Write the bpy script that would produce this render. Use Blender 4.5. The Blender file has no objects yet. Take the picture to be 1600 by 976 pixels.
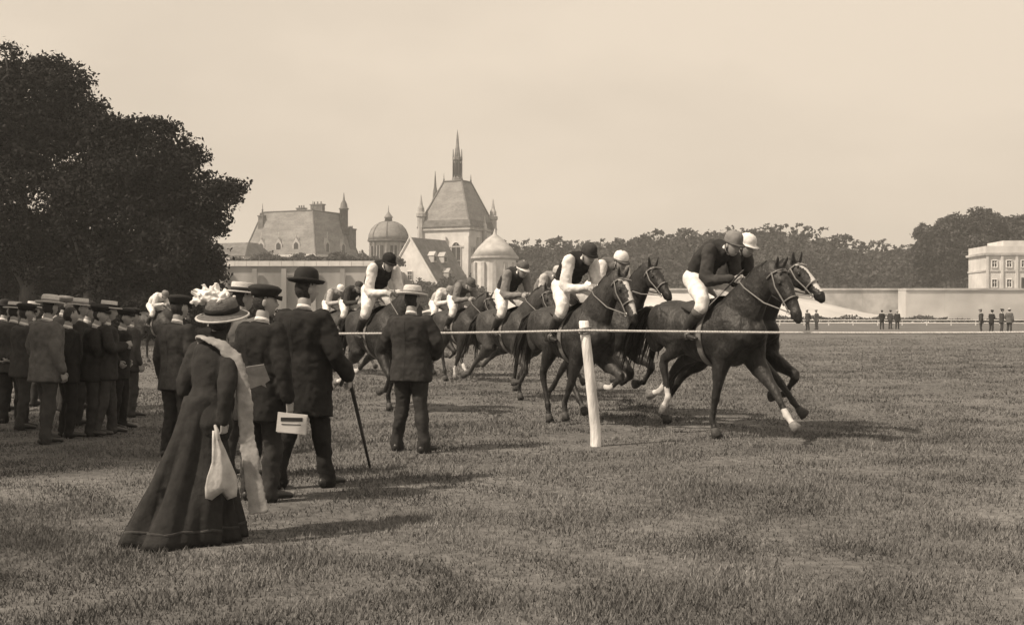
import bpy, bmesh, math, random
import numpy as np
from mathutils import Vector, Matrix, noise
from mathutils.bvhtree import BVHTree
R = math.radians
random.seed(7); rng = np.random.default_rng(7)
S = bpy.context.scene
COL = S.collection
V = Vector

# ------------------------------------------------------------------ camera, sky, sun, exposure
cam = bpy.data.objects.new('camera', bpy.data.cameras.new('camera')); COL.objects.link(cam)
cam.data.sensor_width = 36.0; cam.data.lens = 42.75; cam.data.clip_end = 4000
cam.location = (0, 0, 1.5); cam.rotation_euler = (R(90), 0, 0)
S.camera = cam
SEPIA = (1.0, 0.855, 0.69)
sun_dir = V((0.60, 0.31, -0.74)).normalized()          # the way the light travels
w = bpy.data.worlds.new('World'); S.world = w; w.use_nodes = True
nt = w.node_tree; nt.nodes.clear()
def wn(t, **k):
    n = nt.nodes.new(t)
    for a, b in k.items(): setattr(n, a, b)
    return n
sky = wn('ShaderNodeTexSky', sky_type='NISHITA', sun_disc=False)
sky.sun_elevation = R(47.6); sky.sun_rotation = math.atan2(-sun_dir.x, -sun_dir.y); sky.dust_density = 3.0
bw = wn('ShaderNodeRGBToBW'); nt.links.new(sky.outputs[0], bw.inputs[0])
sc = wn('ShaderNodeMath', operation='MULTIPLY'); sc.inputs[1].default_value = 0.05; nt.links.new(bw.outputs[0], sc.inputs[0])
cl = wn('ShaderNodeMath', operation='MINIMUM'); cl.inputs[1].default_value = 0.45; nt.links.new(sc.outputs[0], cl.inputs[0])
tc = wn('ShaderNodeTexCoord'); mp = wn('ShaderNodeMapping'); mp.inputs['Scale'].default_value = (-1.0, 1.0, 2.6)
mp.inputs['Location'].default_value = (0.35, 0.1, 0.2)
nt.links.new(tc.outputs['Generated'], mp.inputs[0])
nz = wn('ShaderNodeTexNoise'); nz.inputs['Scale'].default_value = 2.2; nz.inputs['Detail'].default_value = 7; nz.inputs['Roughness'].default_value = 0.52
nt.links.new(mp.outputs[0], nz.inputs['Vector'])
rp = wn('ShaderNodeMapRange'); rp.inputs['From Min'].default_value = 0.36; rp.inputs['From Max'].default_value = 0.58
rp.inputs['To Min'].default_value = 0.80; rp.inputs['To Max'].default_value = 1.0
nt.links.new(nz.outputs[0], rp.inputs[0])
mx = wn('ShaderNodeMix', data_type='FLOAT'); mx.inputs[3].default_value = 0.51
nt.links.new(rp.outputs[0], mx.inputs[0]); nt.links.new(cl.outputs[0], mx.inputs[2])
tint = wn('ShaderNodeMix', data_type='RGBA', blend_type='MULTIPLY'); tint.inputs[0].default_value = 1.0
nt.links.new(mx.outputs[0], tint.inputs[6]); tint.inputs[7].default_value = (*SEPIA, 1)
bg = wn('ShaderNodeBackground'); bg.inputs[1].default_value = 1.0; nt.links.new(tint.outputs[2], bg.inputs[0])
wo = wn('ShaderNodeOutputWorld'); nt.links.new(bg.outputs[0], wo.inputs[0])
sun = bpy.data.objects.new('sun', bpy.data.lights.new('sun', 'SUN')); COL.objects.link(sun)
sun.data.energy = 3.4; sun.data.angle = R(2.0); sun.data.color = SEPIA
sun.rotation_euler = sun_dir.to_track_quat('-Z', 'Y').to_euler()
S.view_settings.view_transform = 'Standard'; S.view_settings.look = 'None'
S.view_settings.exposure = 0.75; S.view_settings.gamma = 1.0; S.view_settings.use_curve_mapping = False

F = 1900.0
def WX(px, Y): return (px - 800) / F * Y
def WZ(py, Y): return 1.5 - (py - 488) / F * Y

# ------------------------------------------------------------------ materials (one monochrome print: all greys, warmed by the light)
MATS = {}
def mat(name, v, rough=0.85, var=0.25, scale=8.0, bump=0.15, bscale=60.0, spec=0.25, sx=(1, 1, 1), metal=0, var2=0, scale2=1.0):
    if name in MATS: return MATS[name]
    m = bpy.data.materials.new(name); m.use_nodes = True; t = m.node_tree
    b = t.nodes['Principled BSDF']
    b.inputs['Roughness'].default_value = rough; b.inputs['Specular IOR Level'].default_value = spec
    b.inputs['Metallic'].default_value = metal
    co = t.nodes.new('ShaderNodeTexCoord'); mpp = t.nodes.new('ShaderNodeMapping'); mpp.inputs['Scale'].default_value = sx
    t.links.new(co.outputs['Object'], mpp.inputs[0])
    n = t.nodes.new('ShaderNodeTexNoise'); n.inputs['Scale'].default_value = scale; n.inputs['Detail'].default_value = 5
    t.links.new(mpp.outputs[0], n.inputs['Vector'])
    r = t.nodes.new('ShaderNodeMapRange'); r.inputs['From Min'].default_value = 0.3; r.inputs['From Max'].default_value = 0.7
    r.inputs['To Min'].default_value = v * (1 - var); r.inputs['To Max'].default_value = v * (1 + var)
    t.links.new(n.outputs[0], r.inputs[0]); src = r.outputs[0]
    if var2:
        n2 = t.nodes.new('ShaderNodeTexNoise'); n2.inputs['Scale'].default_value = scale2; n2.inputs['Detail'].default_value = 4
        t.links.new(mpp.outputs[0], n2.inputs['Vector'])
        r2 = t.nodes.new('ShaderNodeMapRange'); r2.inputs['From Min'].default_value = 0.35; r2.inputs['From Max'].default_value = 0.65
        r2.inputs['To Min'].default_value = 1 - var2; r2.inputs['To Max'].default_value = 1 + var2
        t.links.new(n2.outputs[0], r2.inputs[0])
        mm = t.nodes.new('ShaderNodeMath'); mm.operation = 'MULTIPLY'
        t.links.new(src, mm.inputs[0]); t.links.new(r2.outputs[0], mm.inputs[1]); src = mm.outputs[0]
    cb = t.nodes.new('ShaderNodeCombineColor')
    for i, k in enumerate((1.0, 0.99, 0.98)):
        q = t.nodes.new('ShaderNodeMath'); q.operation = 'MULTIPLY'; q.inputs[1].default_value = k
        t.links.new(src, q.inputs[0]); t.links.new(q.outputs[0], cb.inputs[i])
    t.links.new(cb.outputs[0], b.inputs['Base Color'])
    if bump:
        bn = t.nodes.new('ShaderNodeTexNoise'); bn.inputs['Scale'].default_value = bscale; bn.inputs['Detail'].default_value = 4
        t.links.new(mpp.outputs[0], bn.inputs['Vector'])
        bp = t.nodes.new('ShaderNodeBump'); bp.inputs['Strength'].default_value = bump; bp.inputs['Distance'].default_value = 0.03
        t.links.new(bn.outputs[0], bp.inputs['Height']); t.links.new(bp.outputs[0], b.inputs['Normal'])
    MATS[name] = m; return m
def cloth(name, v): return mat('cloth_' + name, v, 0.92, 0.22, 14, 0.5, 11, 0.12)
M_black = cloth('black', 0.022); M_char = cloth('charcoal', 0.034); M_dark = cloth('dark', 0.05); M_grey = cloth('grey', 0.11)
M_mid = cloth('mid', 0.2); M_pale = cloth('pale', 0.42); M_white = cloth('white', 0.66)
M_skin = mat('skin', 0.30, 0.6, 0.08, 20, 0.05, 90); M_hair = mat('hair', 0.028, 0.6, 0.3, 40, 0.4, 80)
M_eye = mat('eye', 0.02, 0.2, 0, 5, 0); M_leather = mat('leather', 0.025, 0.4, 0.2, 30, 0.1, 90, 0.4)
M_strap = mat('strap', 0.16, 0.5, 0.2, 30, 0.1, 90, 0.4); M_straw = mat('straw', 0.55, 0.8, 0.12, 60, 0.4, 160)
M_felt = mat('felt', 0.02, 0.8, 0.15, 30, 0.2, 120); M_paper = mat('paper', 0.68, 0.8, 0.05, 12, 0.05); M_ink = mat('ink', 0.04, 0.8, 0.3, 30, 0)
M_steel = mat('steel', 0.5, 0.35, 0.1, 10, 0, metal=1.0)
M_horn = mat('pale_horn', 0.17, 0.6, 0.3, 30, 0.2); M_hoof = mat('hoof', 0.06, 0.6, 0.3, 30, 0.2); M_sock = mat('white_hair', 0.5, 0.7, 0.2, 12, 0.2, 60)
def coat_mat(name, v): return mat('coat_' + name, v, 0.54, 0.5, 9, 0.55, 28, 0.35, sx=(1, 1, 0.6), var2=0.35, scale2=2.3)
M_bay = coat_mat('bay', 0.019); M_brown = coat_mat('brown', 0.025); M_darkbay = coat_mat('darkbay', 0.014); M_chest = coat_mat('chestnut', 0.034)
M_mane = mat('mane', 0.018, 0.55, 0.4, 30, 0.3, 60)

# ------------------------------------------------------------------ mesh helpers
class MB:
    def __init__(s): s.v = []; s.f = []; s.m = []
    def add(s, vs, fs, mi=0):
        o = len(s.v); s.v += [tuple(p) for p in vs]; s.f += [tuple(i + o for i in f) for f in fs]; s.m += [mi] * len(fs); return s
    def rings(s, rs, mi=0, caps=True, closed=False):
        n = len(rs[0]); vs = [p for r in rs for p in r]; fs = []
        K = len(rs) if closed else len(rs) - 1
        for i in range(K):
            a = i * n; b = ((i + 1) % len(rs)) * n
            for j in range(n): fs.append((a + j, a + (j + 1) % n, b + (j + 1) % n, b + j))
        if caps and not closed:
            fs.append(tuple(reversed(range(n)))); fs.append(tuple(range((len(rs) - 1) * n, len(rs) * n)))
        return s.add(vs, fs, mi)
    def tube(s, pts, rad, side=V((0, 1, 0)), n=10, mi=0, rnd=True, closed=False):
        """rad: per point r or (side half-width, other half-width)"""
        P = [V(p) for p in pts]; Q = [(r, r) if not isinstance(r, (tuple, list)) else tuple(r) for r in rad]
        T = []
        for i in range(len(P)):
            if closed: d = P[(i + 1) % len(P)] - P[i - 1]
            else: d = P[min(i + 1, len(P) - 1)] - P[max(i - 1, 0)]
            T.append(d.normalized() if d.length > 1e-9 else V((0, 0, 1)))
        if rnd and not closed:
            for e in (0, 1):
                k = 0 if e == 0 else len(P) - 1
                p, q, t = P[k], Q[k], T[k]; sg = -1 if e == 0 else 1; m_ = min(q)
                ex = [(p + t * sg * m_ * math.sin(a), (q[0] * math.cos(a), q[1] * math.cos(a)), t) for a in (0.55, 1.05, 1.42)]
                if e == 0:
                    for x in ex: P.insert(0, x[0]); Q.insert(0, x[1]); T.insert(0, x[2])
                else:
                    for x in ex: P.append(x[0]); Q.append(x[1]); T.append(x[2])
        rs = []; sd = V(side)
        for p, q, t in zip(P, Q, T):
            x = sd - t * sd.dot(t)
            if x.length < 0.15: x = V((1, 0, 0)) - t * t.x
            if x.length < 0.15: x = V((0, 0, 1)) - t * t.z
            x.normalize(); y = t.cross(x)
            rs.append([p + x * q[0] * math.cos(2 * math.pi * j / n) + y * q[1] * math.sin(2 * math.pi * j / n) for j in range(n)])
        return s.rings(rs, mi, True, closed)
    def ell(s, c, r, mi=0, rot=None, n=12):
        c = V(c); rs = []
        for i in range(1, n // 2 + 2):
            a = math.pi * i / (n // 2 + 2)
            ring = []
            for j in range(n):
                b = 2 * math.pi * j / n
                p = V((r[0] * math.sin(a) * math.cos(b), r[1] * math.sin(a) * math.sin(b), -r[2] * math.cos(a)))
                if rot is not None: p = rot @ p
                ring.append(c + p)
            rs.append(ring)
        return s.rings(rs, mi)
    def box(s, c, sz, mi=0, rot=None, taper=(1, 1)):
        c = V(c); h = V(sz) / 2; vs = []
        for z in (-1, 1):
            k = taper if z > 0 else (1, 1)
            for x, y in ((-1, -1), (1, -1), (1, 1), (-1, 1)):
                p = V((x * h.x * k[0], y * h.y * k[1], z * h.z))
                if rot is not None: p = rot @ p
                vs.append(c + p)
        return s.add(vs, [(3, 2, 1, 0), (4, 5, 6, 7), (0, 1, 5, 4), (1, 2, 6, 5), (2, 3, 7, 6), (3, 0, 4, 7)], mi)
    def lathe(s, prof, c=(0, 0, 0), n=20, mi=0, sx=1, sy=1, rot=None):
        c = V(c); rs = []
        for r, z in prof:
            ring = []
            for j in range(n):
                a = 2 * math.pi * j / n; p = V((r * sx * math.cos(a), r * sy * math.sin(a), z))
                if rot is not None: p = rot @ p
                ring.append(c + p)
            rs.append(ring)
        return s.rings(rs, mi)
    def mesh(s, name):
        me = bpy.data.meshes.new(name); me.from_pydata(s.v, [], s.f); me.update()
        me.polygons.foreach_set('material_index', s.m); return me
    def build(s, name, mats, parent=None, smooth=True, loc=None):
        me = s.mesh(name)
        if smooth: me.polygons.foreach_set('use_smooth', [True] * len(me.polygons))
        return link(name, me, mats, parent, loc)
def link(name, me, mats, parent=None, loc=None):
    if not isinstance(mats, (list, tuple)): mats = [mats]
    if len(me.materials) == 0:
        for m in mats: me.materials.append(m)
    o = bpy.data.objects.new(name, me); COL.objects.link(o)
    if parent: o.parent = parent
    if loc: o.location = loc
    return o
def tag(o, label=None, cat=None, group=None, kind=None):
    if label: o['label'] = label
    if cat: o['category'] = cat
    if group: o['group'] = group
    if kind: o['kind'] = kind
    return o
def empty(name, loc, rz=0, scale=1.0):
    o = bpy.data.objects.new(name, None); COL.objects.link(o)
    o.location = loc; o.rotation_euler = (0, 0, rz); o.scale = (scale,) * 3; o.empty_display_size = 0.2
    return o
def copy_tree(o, parent=None):
    c = o.copy(); COL.objects.link(c); c.parent = parent
    for ch in list(o.children): copy_tree(ch, c)
    return c
def remesh(mb, vox, smooth=4, fac=0.5, rag=0.0):
    """fuse overlapping lofts into one continuous skin"""
    me = mb.mesh('tmp'); ob = bpy.data.objects.new('tmp', me); COL.objects.link(ob)
    md = ob.modifiers.new('r', 'REMESH'); md.mode = 'VOXEL'; md.voxel_size = vox
    if smooth: sm = ob.modifiers.new('s', 'SMOOTH'); sm.factor = fac; sm.iterations = smooth
    dg = bpy.context.evaluated_depsgraph_get(); dg.update()
    out = bpy.data.meshes.new_from_object(ob.evaluated_get(dg))
    bpy.data.objects.remove(ob); bpy.data.meshes.remove(me)
    if rag:
        n = len(out.vertices); co = np.empty(n * 3); out.vertices.foreach_get('co', co); no = np.empty(n * 3)
        out.vertices.foreach_get('normal', no); co = co.reshape(-1, 3); no = no.reshape(-1, 3)
        k = np.array([noise.noise(V((p[0] * 9, p[1] * 9, p[2] * 7))) + .8 * abs(noise.noise(V((p[0] * 15 + p[2] * 9, p[1] * 15, p[2] * 19 + 5)))) - .2 for p in co])
        co += no * (k * rag)[:, None]; out.vertices.foreach_set('co', co.ravel()); out.update()
    out.materials.clear()
    out.polygons.foreach_set('use_smooth', [True] * len(out.polygons))
    out.polygons.foreach_set('material_index', [0] * len(out.polygons))
    return out
def join_mesh(me, mb):
    """add the loose shapes of mb (head, hands) to the fused mesh me"""
    nv = len(me.vertices); co = np.empty(nv * 3); me.vertices.foreach_get('co', co)
    vs = [tuple(p) for p in co.reshape(-1, 3)]; fs = [tuple(p.vertices) for p in me.polygons]; ms = [p.material_index for p in me.polygons]
    vs += mb.v; fs += [tuple(i + nv for i in f) for f in mb.f]; ms += mb.m
    out = bpy.data.meshes.new('body'); out.from_pydata(vs, [], fs); out.update()
    out.polygons.foreach_set('material_index', ms); out.polygons.foreach_set('use_smooth', [True] * len(fs))
    return out
def lerp(a, b, t): return V(a) * (1 - t) + V(b) * t

# ------------------------------------------------------------------ ground
def ground():
    m = mat('turf', 0.13, 0.95, 0.35, 9.0, 0.6, 30, 0.05, var2=0.22, scale2=0.35)
    mb = MB(); n = 60
    xs = np.linspace(-1, 1, n); xs = np.sign(xs) * np.abs(xs) ** 2.2 * 640
    ys = -30 + np.linspace(0, 1, n) ** 2.2 * 670
    vs = []
    for y in ys:
        for x in xs:
            d = math.hypot(x, y); vs.append((x, y, 0.05 * noise.noise(V((x * .2, y * .2, 0))) * min(1, max(0, (d - 22) / 20))))
    mb.add(vs, [(j * n + i, j * n + i + 1, (j + 1) * n + i + 1, (j + 1) * n + i) for j in range(n - 1) for i in range(n - 1)])
    tag(mb.build('ground', m), kind='structure')
ground()
def grass():
    N = 900000
    u = rng.random(N); y0, y1 = 4.6, 85.0
    Y = y0 * (y1 / y0) ** (u ** 0.92); X = (rng.random(N) * 2 - 1) * 0.47 * Y
    # uneven tufts
    k = np.sin(X * 3.1 + np.cos(Y * 2.3) * 1.7) * np.cos(Y * 2.7 + np.sin(X * 1.9) * 2.0)
    k2 = np.sin(X * 0.8 + 1.3 * np.cos(Y * 0.5)) * np.cos(Y * 0.63) + 0.9 * np.sin(X * 1.7 - Y * 0.9 + 2 * np.sin(Y * .7)) * np.sin(Y * 1.3 + X * .4)
    keep = rng.random(N) < (0.55 + 0.3 * k + 0.15 * k2) * np.clip((88 - Y) / 62, 0, 1); X, Y, k, k2 = X[keep], Y[keep], k[keep], k2[keep]; N = len(X)
    h = (0.013 + 0.034 * rng.random(N) ** 2) * (1 + 0.45 * k + 0.2 * k2); tall = rng.random(N) < 0.012; h[tall] *= 1.9
    wd = (0.0032 + 0.0030 * rng.random(N)) * np.maximum(1, Y / 9); wd[tall] *= 0.7
    a = rng.random(N) * 6.283; l = (0.25 + 0.7 * rng.random(N)) * h; b = rng.random(N) * 6.283
    co = np.zeros((N, 3, 3), np.float32)
    co[:, 0] = np.stack([X - np.cos(a) * wd, Y - np.sin(a) * wd, np.full(N, -0.005)], 1)
    co[:, 1] = np.stack([X + np.cos(a) * wd, Y + np.sin(a) * wd, np.full(N, -0.005)], 1)
    co[:, 2] = np.stack([X + np.cos(b) * l, Y + np.sin(b) * l, h], 1)
    me = tri_mesh('grass', co)
    m = mat('grass_blades', 0.135, 0.7, 0.55, 45, 0, spec=0.2, var2=0.42, scale2=0.8)
    tag(link('grass', me, m), 'rough mown turf of the racecourse in the foreground', 'grass', kind='stuff')
def tri_mesh(name, co, per=3):
    N = len(co); me = bpy.data.meshes.new(name); me.vertices.add(N * per); me.vertices.foreach_set('co', co.astype(np.float32).ravel())
    me.loops.add(N * per); me.loops.foreach_set('vertex_index', np.arange(N * per, dtype=np.int32))
    me.polygons.add(N); me.polygons.foreach_set('loop_start', np.arange(0, N * per, per, dtype=np.int32))
    me.update(calc_edges=True); return me
grass()

# ------------------------------------------------------------------ foliage
def leaf_mesh(name, pts, size, flat=0.0):
    N = len(pts); a = rng.normal(size=(N, 3)); a[:, 2] *= (1 - flat); a /= np.linalg.norm(a, axis=1)[:, None]
    b = rng.normal(size=(N, 3)); b -= a * (a * b).sum(1)[:, None]; b /= np.linalg.norm(b, axis=1)[:, None]
    s = size * (0.6 + 0.8 * rng.random(N))[:, None]
    co = np.stack([pts - b * s, pts - a * s * .55 + b * s * .1, pts + b * s, pts + a * s * .55 + b * s * .1], 1)
    return tri_mesh(name, co, 4)
def crown_points(lobes, n_cl, per, cl_r, shell=0.55):
    """clusters of leaves through the volume of a set of lobes (x,y,z,rx,ry,rz)"""
    L = np.array(lobes, float); vol = L[:, 3] * L[:, 4] * L[:, 5]; pick = rng.choice(len(L), n_cl, p=vol ** .75 / (vol ** .75).sum())
    d = rng.normal(size=(n_cl, 3)); d /= np.linalg.norm(d, axis=1)[:, None]
    r = 1 - (1 - shell) * rng.random(n_cl) ** 1.6 + rng.normal(size=n_cl) * 0.06
    c = L[pick, :3] + d * L[pick, 3:] * r[:, None]
    cr = cl_r * (0.5 + 0.9 * rng.random(n_cl))
    q = np.clip(rng.normal(size=(n_cl, per, 3)), -1.3, 1.3) * 0.5 * cr[:, None, None]; q[:, :, 2] *= 0.65
    return (c[:, None, :] + q).reshape(-1, 3), c
def tree(name, label, loc, lobes, trunk_h, trunk_r, n_cl, per, cl_r, leaf, m_leaf, m_bark, group=None, limbs=9, cat='tree'):
    root = empty(name, loc); tag(root, label, cat, group)
    pts, c = crown_points(lobes, n_cl, per, cl_r); pts = pts[pts[:, 2] > 0.15]
    link('crown', leaf_mesh('crown', pts, leaf), m_leaf, root)
    mb = MB(); top = V((0.3, 0, trunk_h))
    mb.tube([(0, 0, -0.3), (0.02, 0, 0.4), (0.1, 0.05, trunk_h * .5), top], [trunk_r * 1.5, trunk_r * 1.05, trunk_r * .85, trunk_r * .6], n=12)
    for i in range(limbs):
        t = V(c[random.randrange(len(c))]); st = lerp((0.05, 0, trunk_h * .45), top, random.random())
        md = lerp(st, t, .5) + V((0, 0, 0.4)); mb.tube([st, md, t], [trunk_r * .4, trunk_r * .22, trunk_r * .06], n=7)
    mb.build('trunk', m_bark, root)
    return root
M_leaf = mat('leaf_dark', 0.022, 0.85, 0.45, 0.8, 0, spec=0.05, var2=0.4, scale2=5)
M_leaf2 = mat('leaf_far', 0.05, 0.85, 0.4, 0.35, 0, spec=0.1, var2=0.35, scale2=0.12)
M_leaf3 = mat('leaf_shrub', 0.07, 0.85, 0.4, 1.2, 0, spec=0.1)
M_bark = mat('bark', 0.10, 0.9, 0.4, 6, 0.6, 14, sx=(1, 1, .3)); M_bark2 = mat('bark_far', 0.08, 0.9, 0.3, 2, 0)
def lob(cx, cy, cz, r, n, spread, sz=0.8):
    out = [(cx, cy, cz, r, r, r * sz)]
    for i in range(n):
        a = random.random() * 6.283; e = random.uniform(-.6, 1.1)
        rr = r * random.uniform(.3, .5); k = r * spread
        out.append((cx + k * math.cos(a) * math.cos(e), cy + k * math.sin(a) * math.cos(e) * .8, cz + k * math.sin(e) * sz, rr, rr, rr * .8))
    return out
TY = 56.0
def big_trees():
    g = 'tall dark trees at the left edge'
    u = TY / F
    def at(px, py): return ((px - 800) * u, 1.5 + (488 - py) * u)
    # left tree
    bx, _ = at(40, 488); L = []
    for px, py, r in ((30, 190, 3.2), (70, 150, 2.2), (100, 240, 2.4), (-60, 220, 3.5), (40, 330, 3.6), (115, 180, 1.5), (40, 118, 1.25), (80, 112, .9), (135, 215, 1.2), (-50, 400, 3.5), (95, 400, 2.6), (110, 130, .7), (145, 168, .6), (8, 100, .8), (25, 92, .6), (60, 90, .5), (98, 100, .5), (122, 122, .5), (150, 165, .45), (152, 190, .5), (128, 145, .5)):
        x, z = at(px, py); L += lob(x - bx, random.uniform(-1, 1), z, r * .84, 6, .82)
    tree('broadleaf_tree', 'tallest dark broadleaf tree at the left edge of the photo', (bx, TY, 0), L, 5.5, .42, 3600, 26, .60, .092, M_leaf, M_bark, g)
    bx, _ = at(152, 488); L = []
    for px, py, r in ((240, 270, 2.2), (200, 240, 1.6), (280, 290, 1.8), (230, 345, 2.8), (310, 345, 1.5), (170, 330, 2.2), (345, 320, .9), (365, 308, .7), (290, 400, 2.1), (200, 420, 2.2), (330, 425, 1.2), (215, 215, .8), (262, 218, .8), (300, 245, .75), (190, 205, .5), (350, 350, .6), (280, 455, 1.2), (188, 204, .4), (215, 200, .4), (245, 203, .45), (275, 212, .45), (305, 228, .4), (322, 250, .4), (338, 285, .4), (362, 296, .4), (376, 304, .45), (384, 298, .35), (374, 322, .4), (352, 335, .4), (350, 365, .35), (345, 395, .4)):
        x, z = at(px, py); L += lob(x - bx, random.uniform(-1, 1), z, r * .84, 6, .82)
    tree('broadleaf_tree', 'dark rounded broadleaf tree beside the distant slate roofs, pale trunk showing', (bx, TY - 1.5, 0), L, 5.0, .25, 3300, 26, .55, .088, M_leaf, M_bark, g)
    for px, Y, w_, h_, lb in ((60, 70, 7.5, 6.0, 'low dark tree filling the space under the tallest left tree'), (225, 72, 7.5, 6.0, 'low dark tree filling the space under the rounded tree'),
                              (-120, 66, 7, 9.0, 'dark tree cut off by the left edge of the photo')):
        L = lob(0, 0, h_ * .5, w_ * .55, 12, .75, h_ / w_)
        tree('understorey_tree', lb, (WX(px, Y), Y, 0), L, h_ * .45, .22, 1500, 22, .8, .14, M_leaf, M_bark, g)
    for px in (20, 110, 200, 290, 345):
        L = lob(0, 0, 1.0, 1.7, 6, .8, .75)
        tree('shrub', ('dense dark shrub at the foot of the trees, ' + {20: 'leftmost of the shrubs behind the crowd', 110: 'second shrub from the left edge', 200: 'middle one of five', 290: 'second from the terrace wall', 345: 'nearest the terrace wall'}[px]),
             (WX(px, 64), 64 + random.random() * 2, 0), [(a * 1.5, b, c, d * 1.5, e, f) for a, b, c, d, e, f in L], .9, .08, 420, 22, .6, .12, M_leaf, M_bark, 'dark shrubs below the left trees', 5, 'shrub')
    for k, (x, y, lb) in enumerate(((-14.6, 10.5, 'unseen broadleaf tree added outside the left edge to shade the crowd'), (-13.4, 3.0, 'unseen broadleaf tree added outside the lower left corner to shade the near turf'))):  # unseen trees, added so their shade falls on crowd and near turf
        L = lob(0, 0, 8.2, (4.3, 2.9)[k], 12, .7, .8)
        tree('broadleaf_tree', lb, (x, y, 0), L, 6.0, .38, 900, 24, .9, .16, M_leaf, M_bark, g)
big_trees()
def far_wood():
    # the long wooded rise behind the course: one mass
    prof = [(560, 392), (700, 388), (800, 377), (880, 374), (930, 378), (980, 372), (1040, 360), (1100, 361), (1170, 356), (1250, 350), (1290, 357), (1320, 372), (1350, 377), (1370, 373), (1390, 385), (1430, 386), (1480, 380), (1560, 372), (1700, 372)]
    px = np.array([p[0] for p in prof], float); py = np.array([p[1] for p in prof], float)
    blobs = []
    for row, (Y, dz) in enumerate(((330, 0), (315, 3.5), (300, 7.5), (288, 11))):
        p = 540
        while p < 1760:
            top = WZ(float(np.interp(p, px, py)), Y) - dz * (0.8 + .4 * random.random()); r = random.uniform(2.2, 4.6)
            blobs.append((WX(p, Y), Y, top - r * .85, r, r, r * .95)); blobs.append((WX(p, Y) + 1, Y, top - r * 2.3, r * 1.15, r, r * 1.1))
            if top > 12: blobs.append((WX(p, Y), Y, top - r * 3.6, r * 1.2, r, r * 1.3))
            p += r * 1.15 / Y * F
    pts, c = crown_points(blobs, 15000, 12, 1.0, .85)
    q = []
    for i in range(5200):
        p_ = random.uniform(545, 1755); yy = random.uniform(281, 344); hz_ = float(np.interp(yy, [281, 287, 298, 313, 333, 345], [0, .42, .66, .84, .95, .95]))
        z_ = max(0, (WZ(float(np.interp(p_, px, py)), yy) - 3.2) * hz_); b_ = np.array((WX(p_, 300), yy, z_ + 1.0 + 1.3 * noise.noise(V((p_ * .05, yy * .3, 0)))))
        q.append(b_ + rng.normal(size=(12, 3)) * (1.1, .6, .75))
    pts = np.vstack([pts] + q); pts = pts[pts[:, 2] > 1]
    o = link('distant_wood', leaf_mesh('distant_wood', pts, .52), M_leaf2); tag(o, 'long wooded rise behind the racecourse', 'wood', kind='stuff')
    # the hill the wood grows on
    mb = MB(); rs = []
    for Y, k in ((281, 0.0), (287, .42), (298, .66), (313, .84), (333, .95), (345, .95), (420, .8)):
        rs.append([(WX(p, 300), Y, max(0, (WZ(float(np.interp(p, px, py)), Y) - 3.2) * k) - .2 * (k == 0)) for p in range(540, 1780, 20)])
    n = len(rs[0]); mb.add([q for r in rs for q in r], [(i * n + j, i * n + j + 1, (i + 1) * n + j + 1, (i + 1) * n + j) for i in range(len(rs) - 1) for j in range(n - 1)])
    tag(mb.build('hill', mat('hill_floor', 0.035, .95, .3, .3, 0)), kind='structure')
    # bigger trees on the right, one by one
    lbs = ['open-crowned tree, leftmost of the tall trees behind the white building', 'tall tree between the open-crowned one and the highest crown', 'tallest tree of the clump behind the white building',
           'broad tree above the roof of the white building', 'tree at the right edge of the photo above the white building']
    for (p, top, wpx, Y), lb in zip(((1452, 347, 24, 262), (1490, 335, 24, 258), (1537, 323, 30, 255), (1572, 338, 20, 257), (1603, 334, 24, 252)), lbs):
        zt = WZ(top, Y); r = wpx * Y / F
        L = lob(0, 0, zt - r * .9, r, 7, .8, .8) + lob(0, 0, zt - r * 2.1, r * 1.15, 5, .7, .8) + lob(0, 0, zt - r * 3.4, r, 4, .7, .8)
        tree('park_tree', lb, (WX(p, Y), Y, 0), L, zt * .55, .4, 900, 12, .9, .34, M_leaf2, M_bark2, 'tall trees behind the white building', 7)
far_wood()

# ------------------------------------------------------------------ chateau and walls
M_stone = mat('stone', 0.56, 0.9, 0.10, .8, 0.1, 3, var2=.12, scale2=.25); M_stone2 = mat('stone_weathered', 0.40, 0.9, 0.2, .7, 0.1, 3, var2=.2, scale2=.2)
M_slate = mat('slate', 0.20, 0.75, 0.22, 1.6, 0.25, 5, .3, sx=(1, 1, 2.5), var2=.2, scale2=.3); M_slate2 = mat('slate_dark', 0.12, 0.8, 0.3, 1.2, 0.25, 5, .25, var2=.25, scale2=.4)
M_lead = mat('lead', 0.13, 0.6, 0.25, 1, 0.1, 4); M_glass = mat('window_dark', 0.035, 0.35, 0.3, 1, 0, spec=.5)
M_wallf = mat('wall_face', 0.26, 0.95, 0.25, .35, 0.2, 3, sx=(1, 1, .35), var2=.3, scale2=.12); M_earth = mat('pale_earth', 0.47, 0.95, 0.14, .25, 0.1, 2, var2=.12, scale2=.06)
M_iron = mat('iron', 0.06, .7, .2, 2, 0)
def frustum(mb, x0, x1, y0, y1, z0, X0, X1, Y0, Y1, z1, mi=0):
    mb.add([(x0, y0, z0), (x1, y0, z0), (x1, y1, z0), (x0, y1, z0), (X0, Y0, z1), (X1, Y0, z1), (X1, Y1, z1), (X0, Y1, z1)],
           [(3, 2, 1, 0), (4, 5, 6, 7), (0, 1, 5, 4), (1, 2, 6, 5), (2, 3, 7, 6), (3, 0, 4, 7)], mi)
def finial(mb, x, y, z, h, r=.25):
    mb.lathe([(r, 0), (r * .5, h * .15), (r * .9, h * .25), (r * .35, h * .35), (r * .3, h * .6), (.04, h)], (x, y, z), 8)
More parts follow.
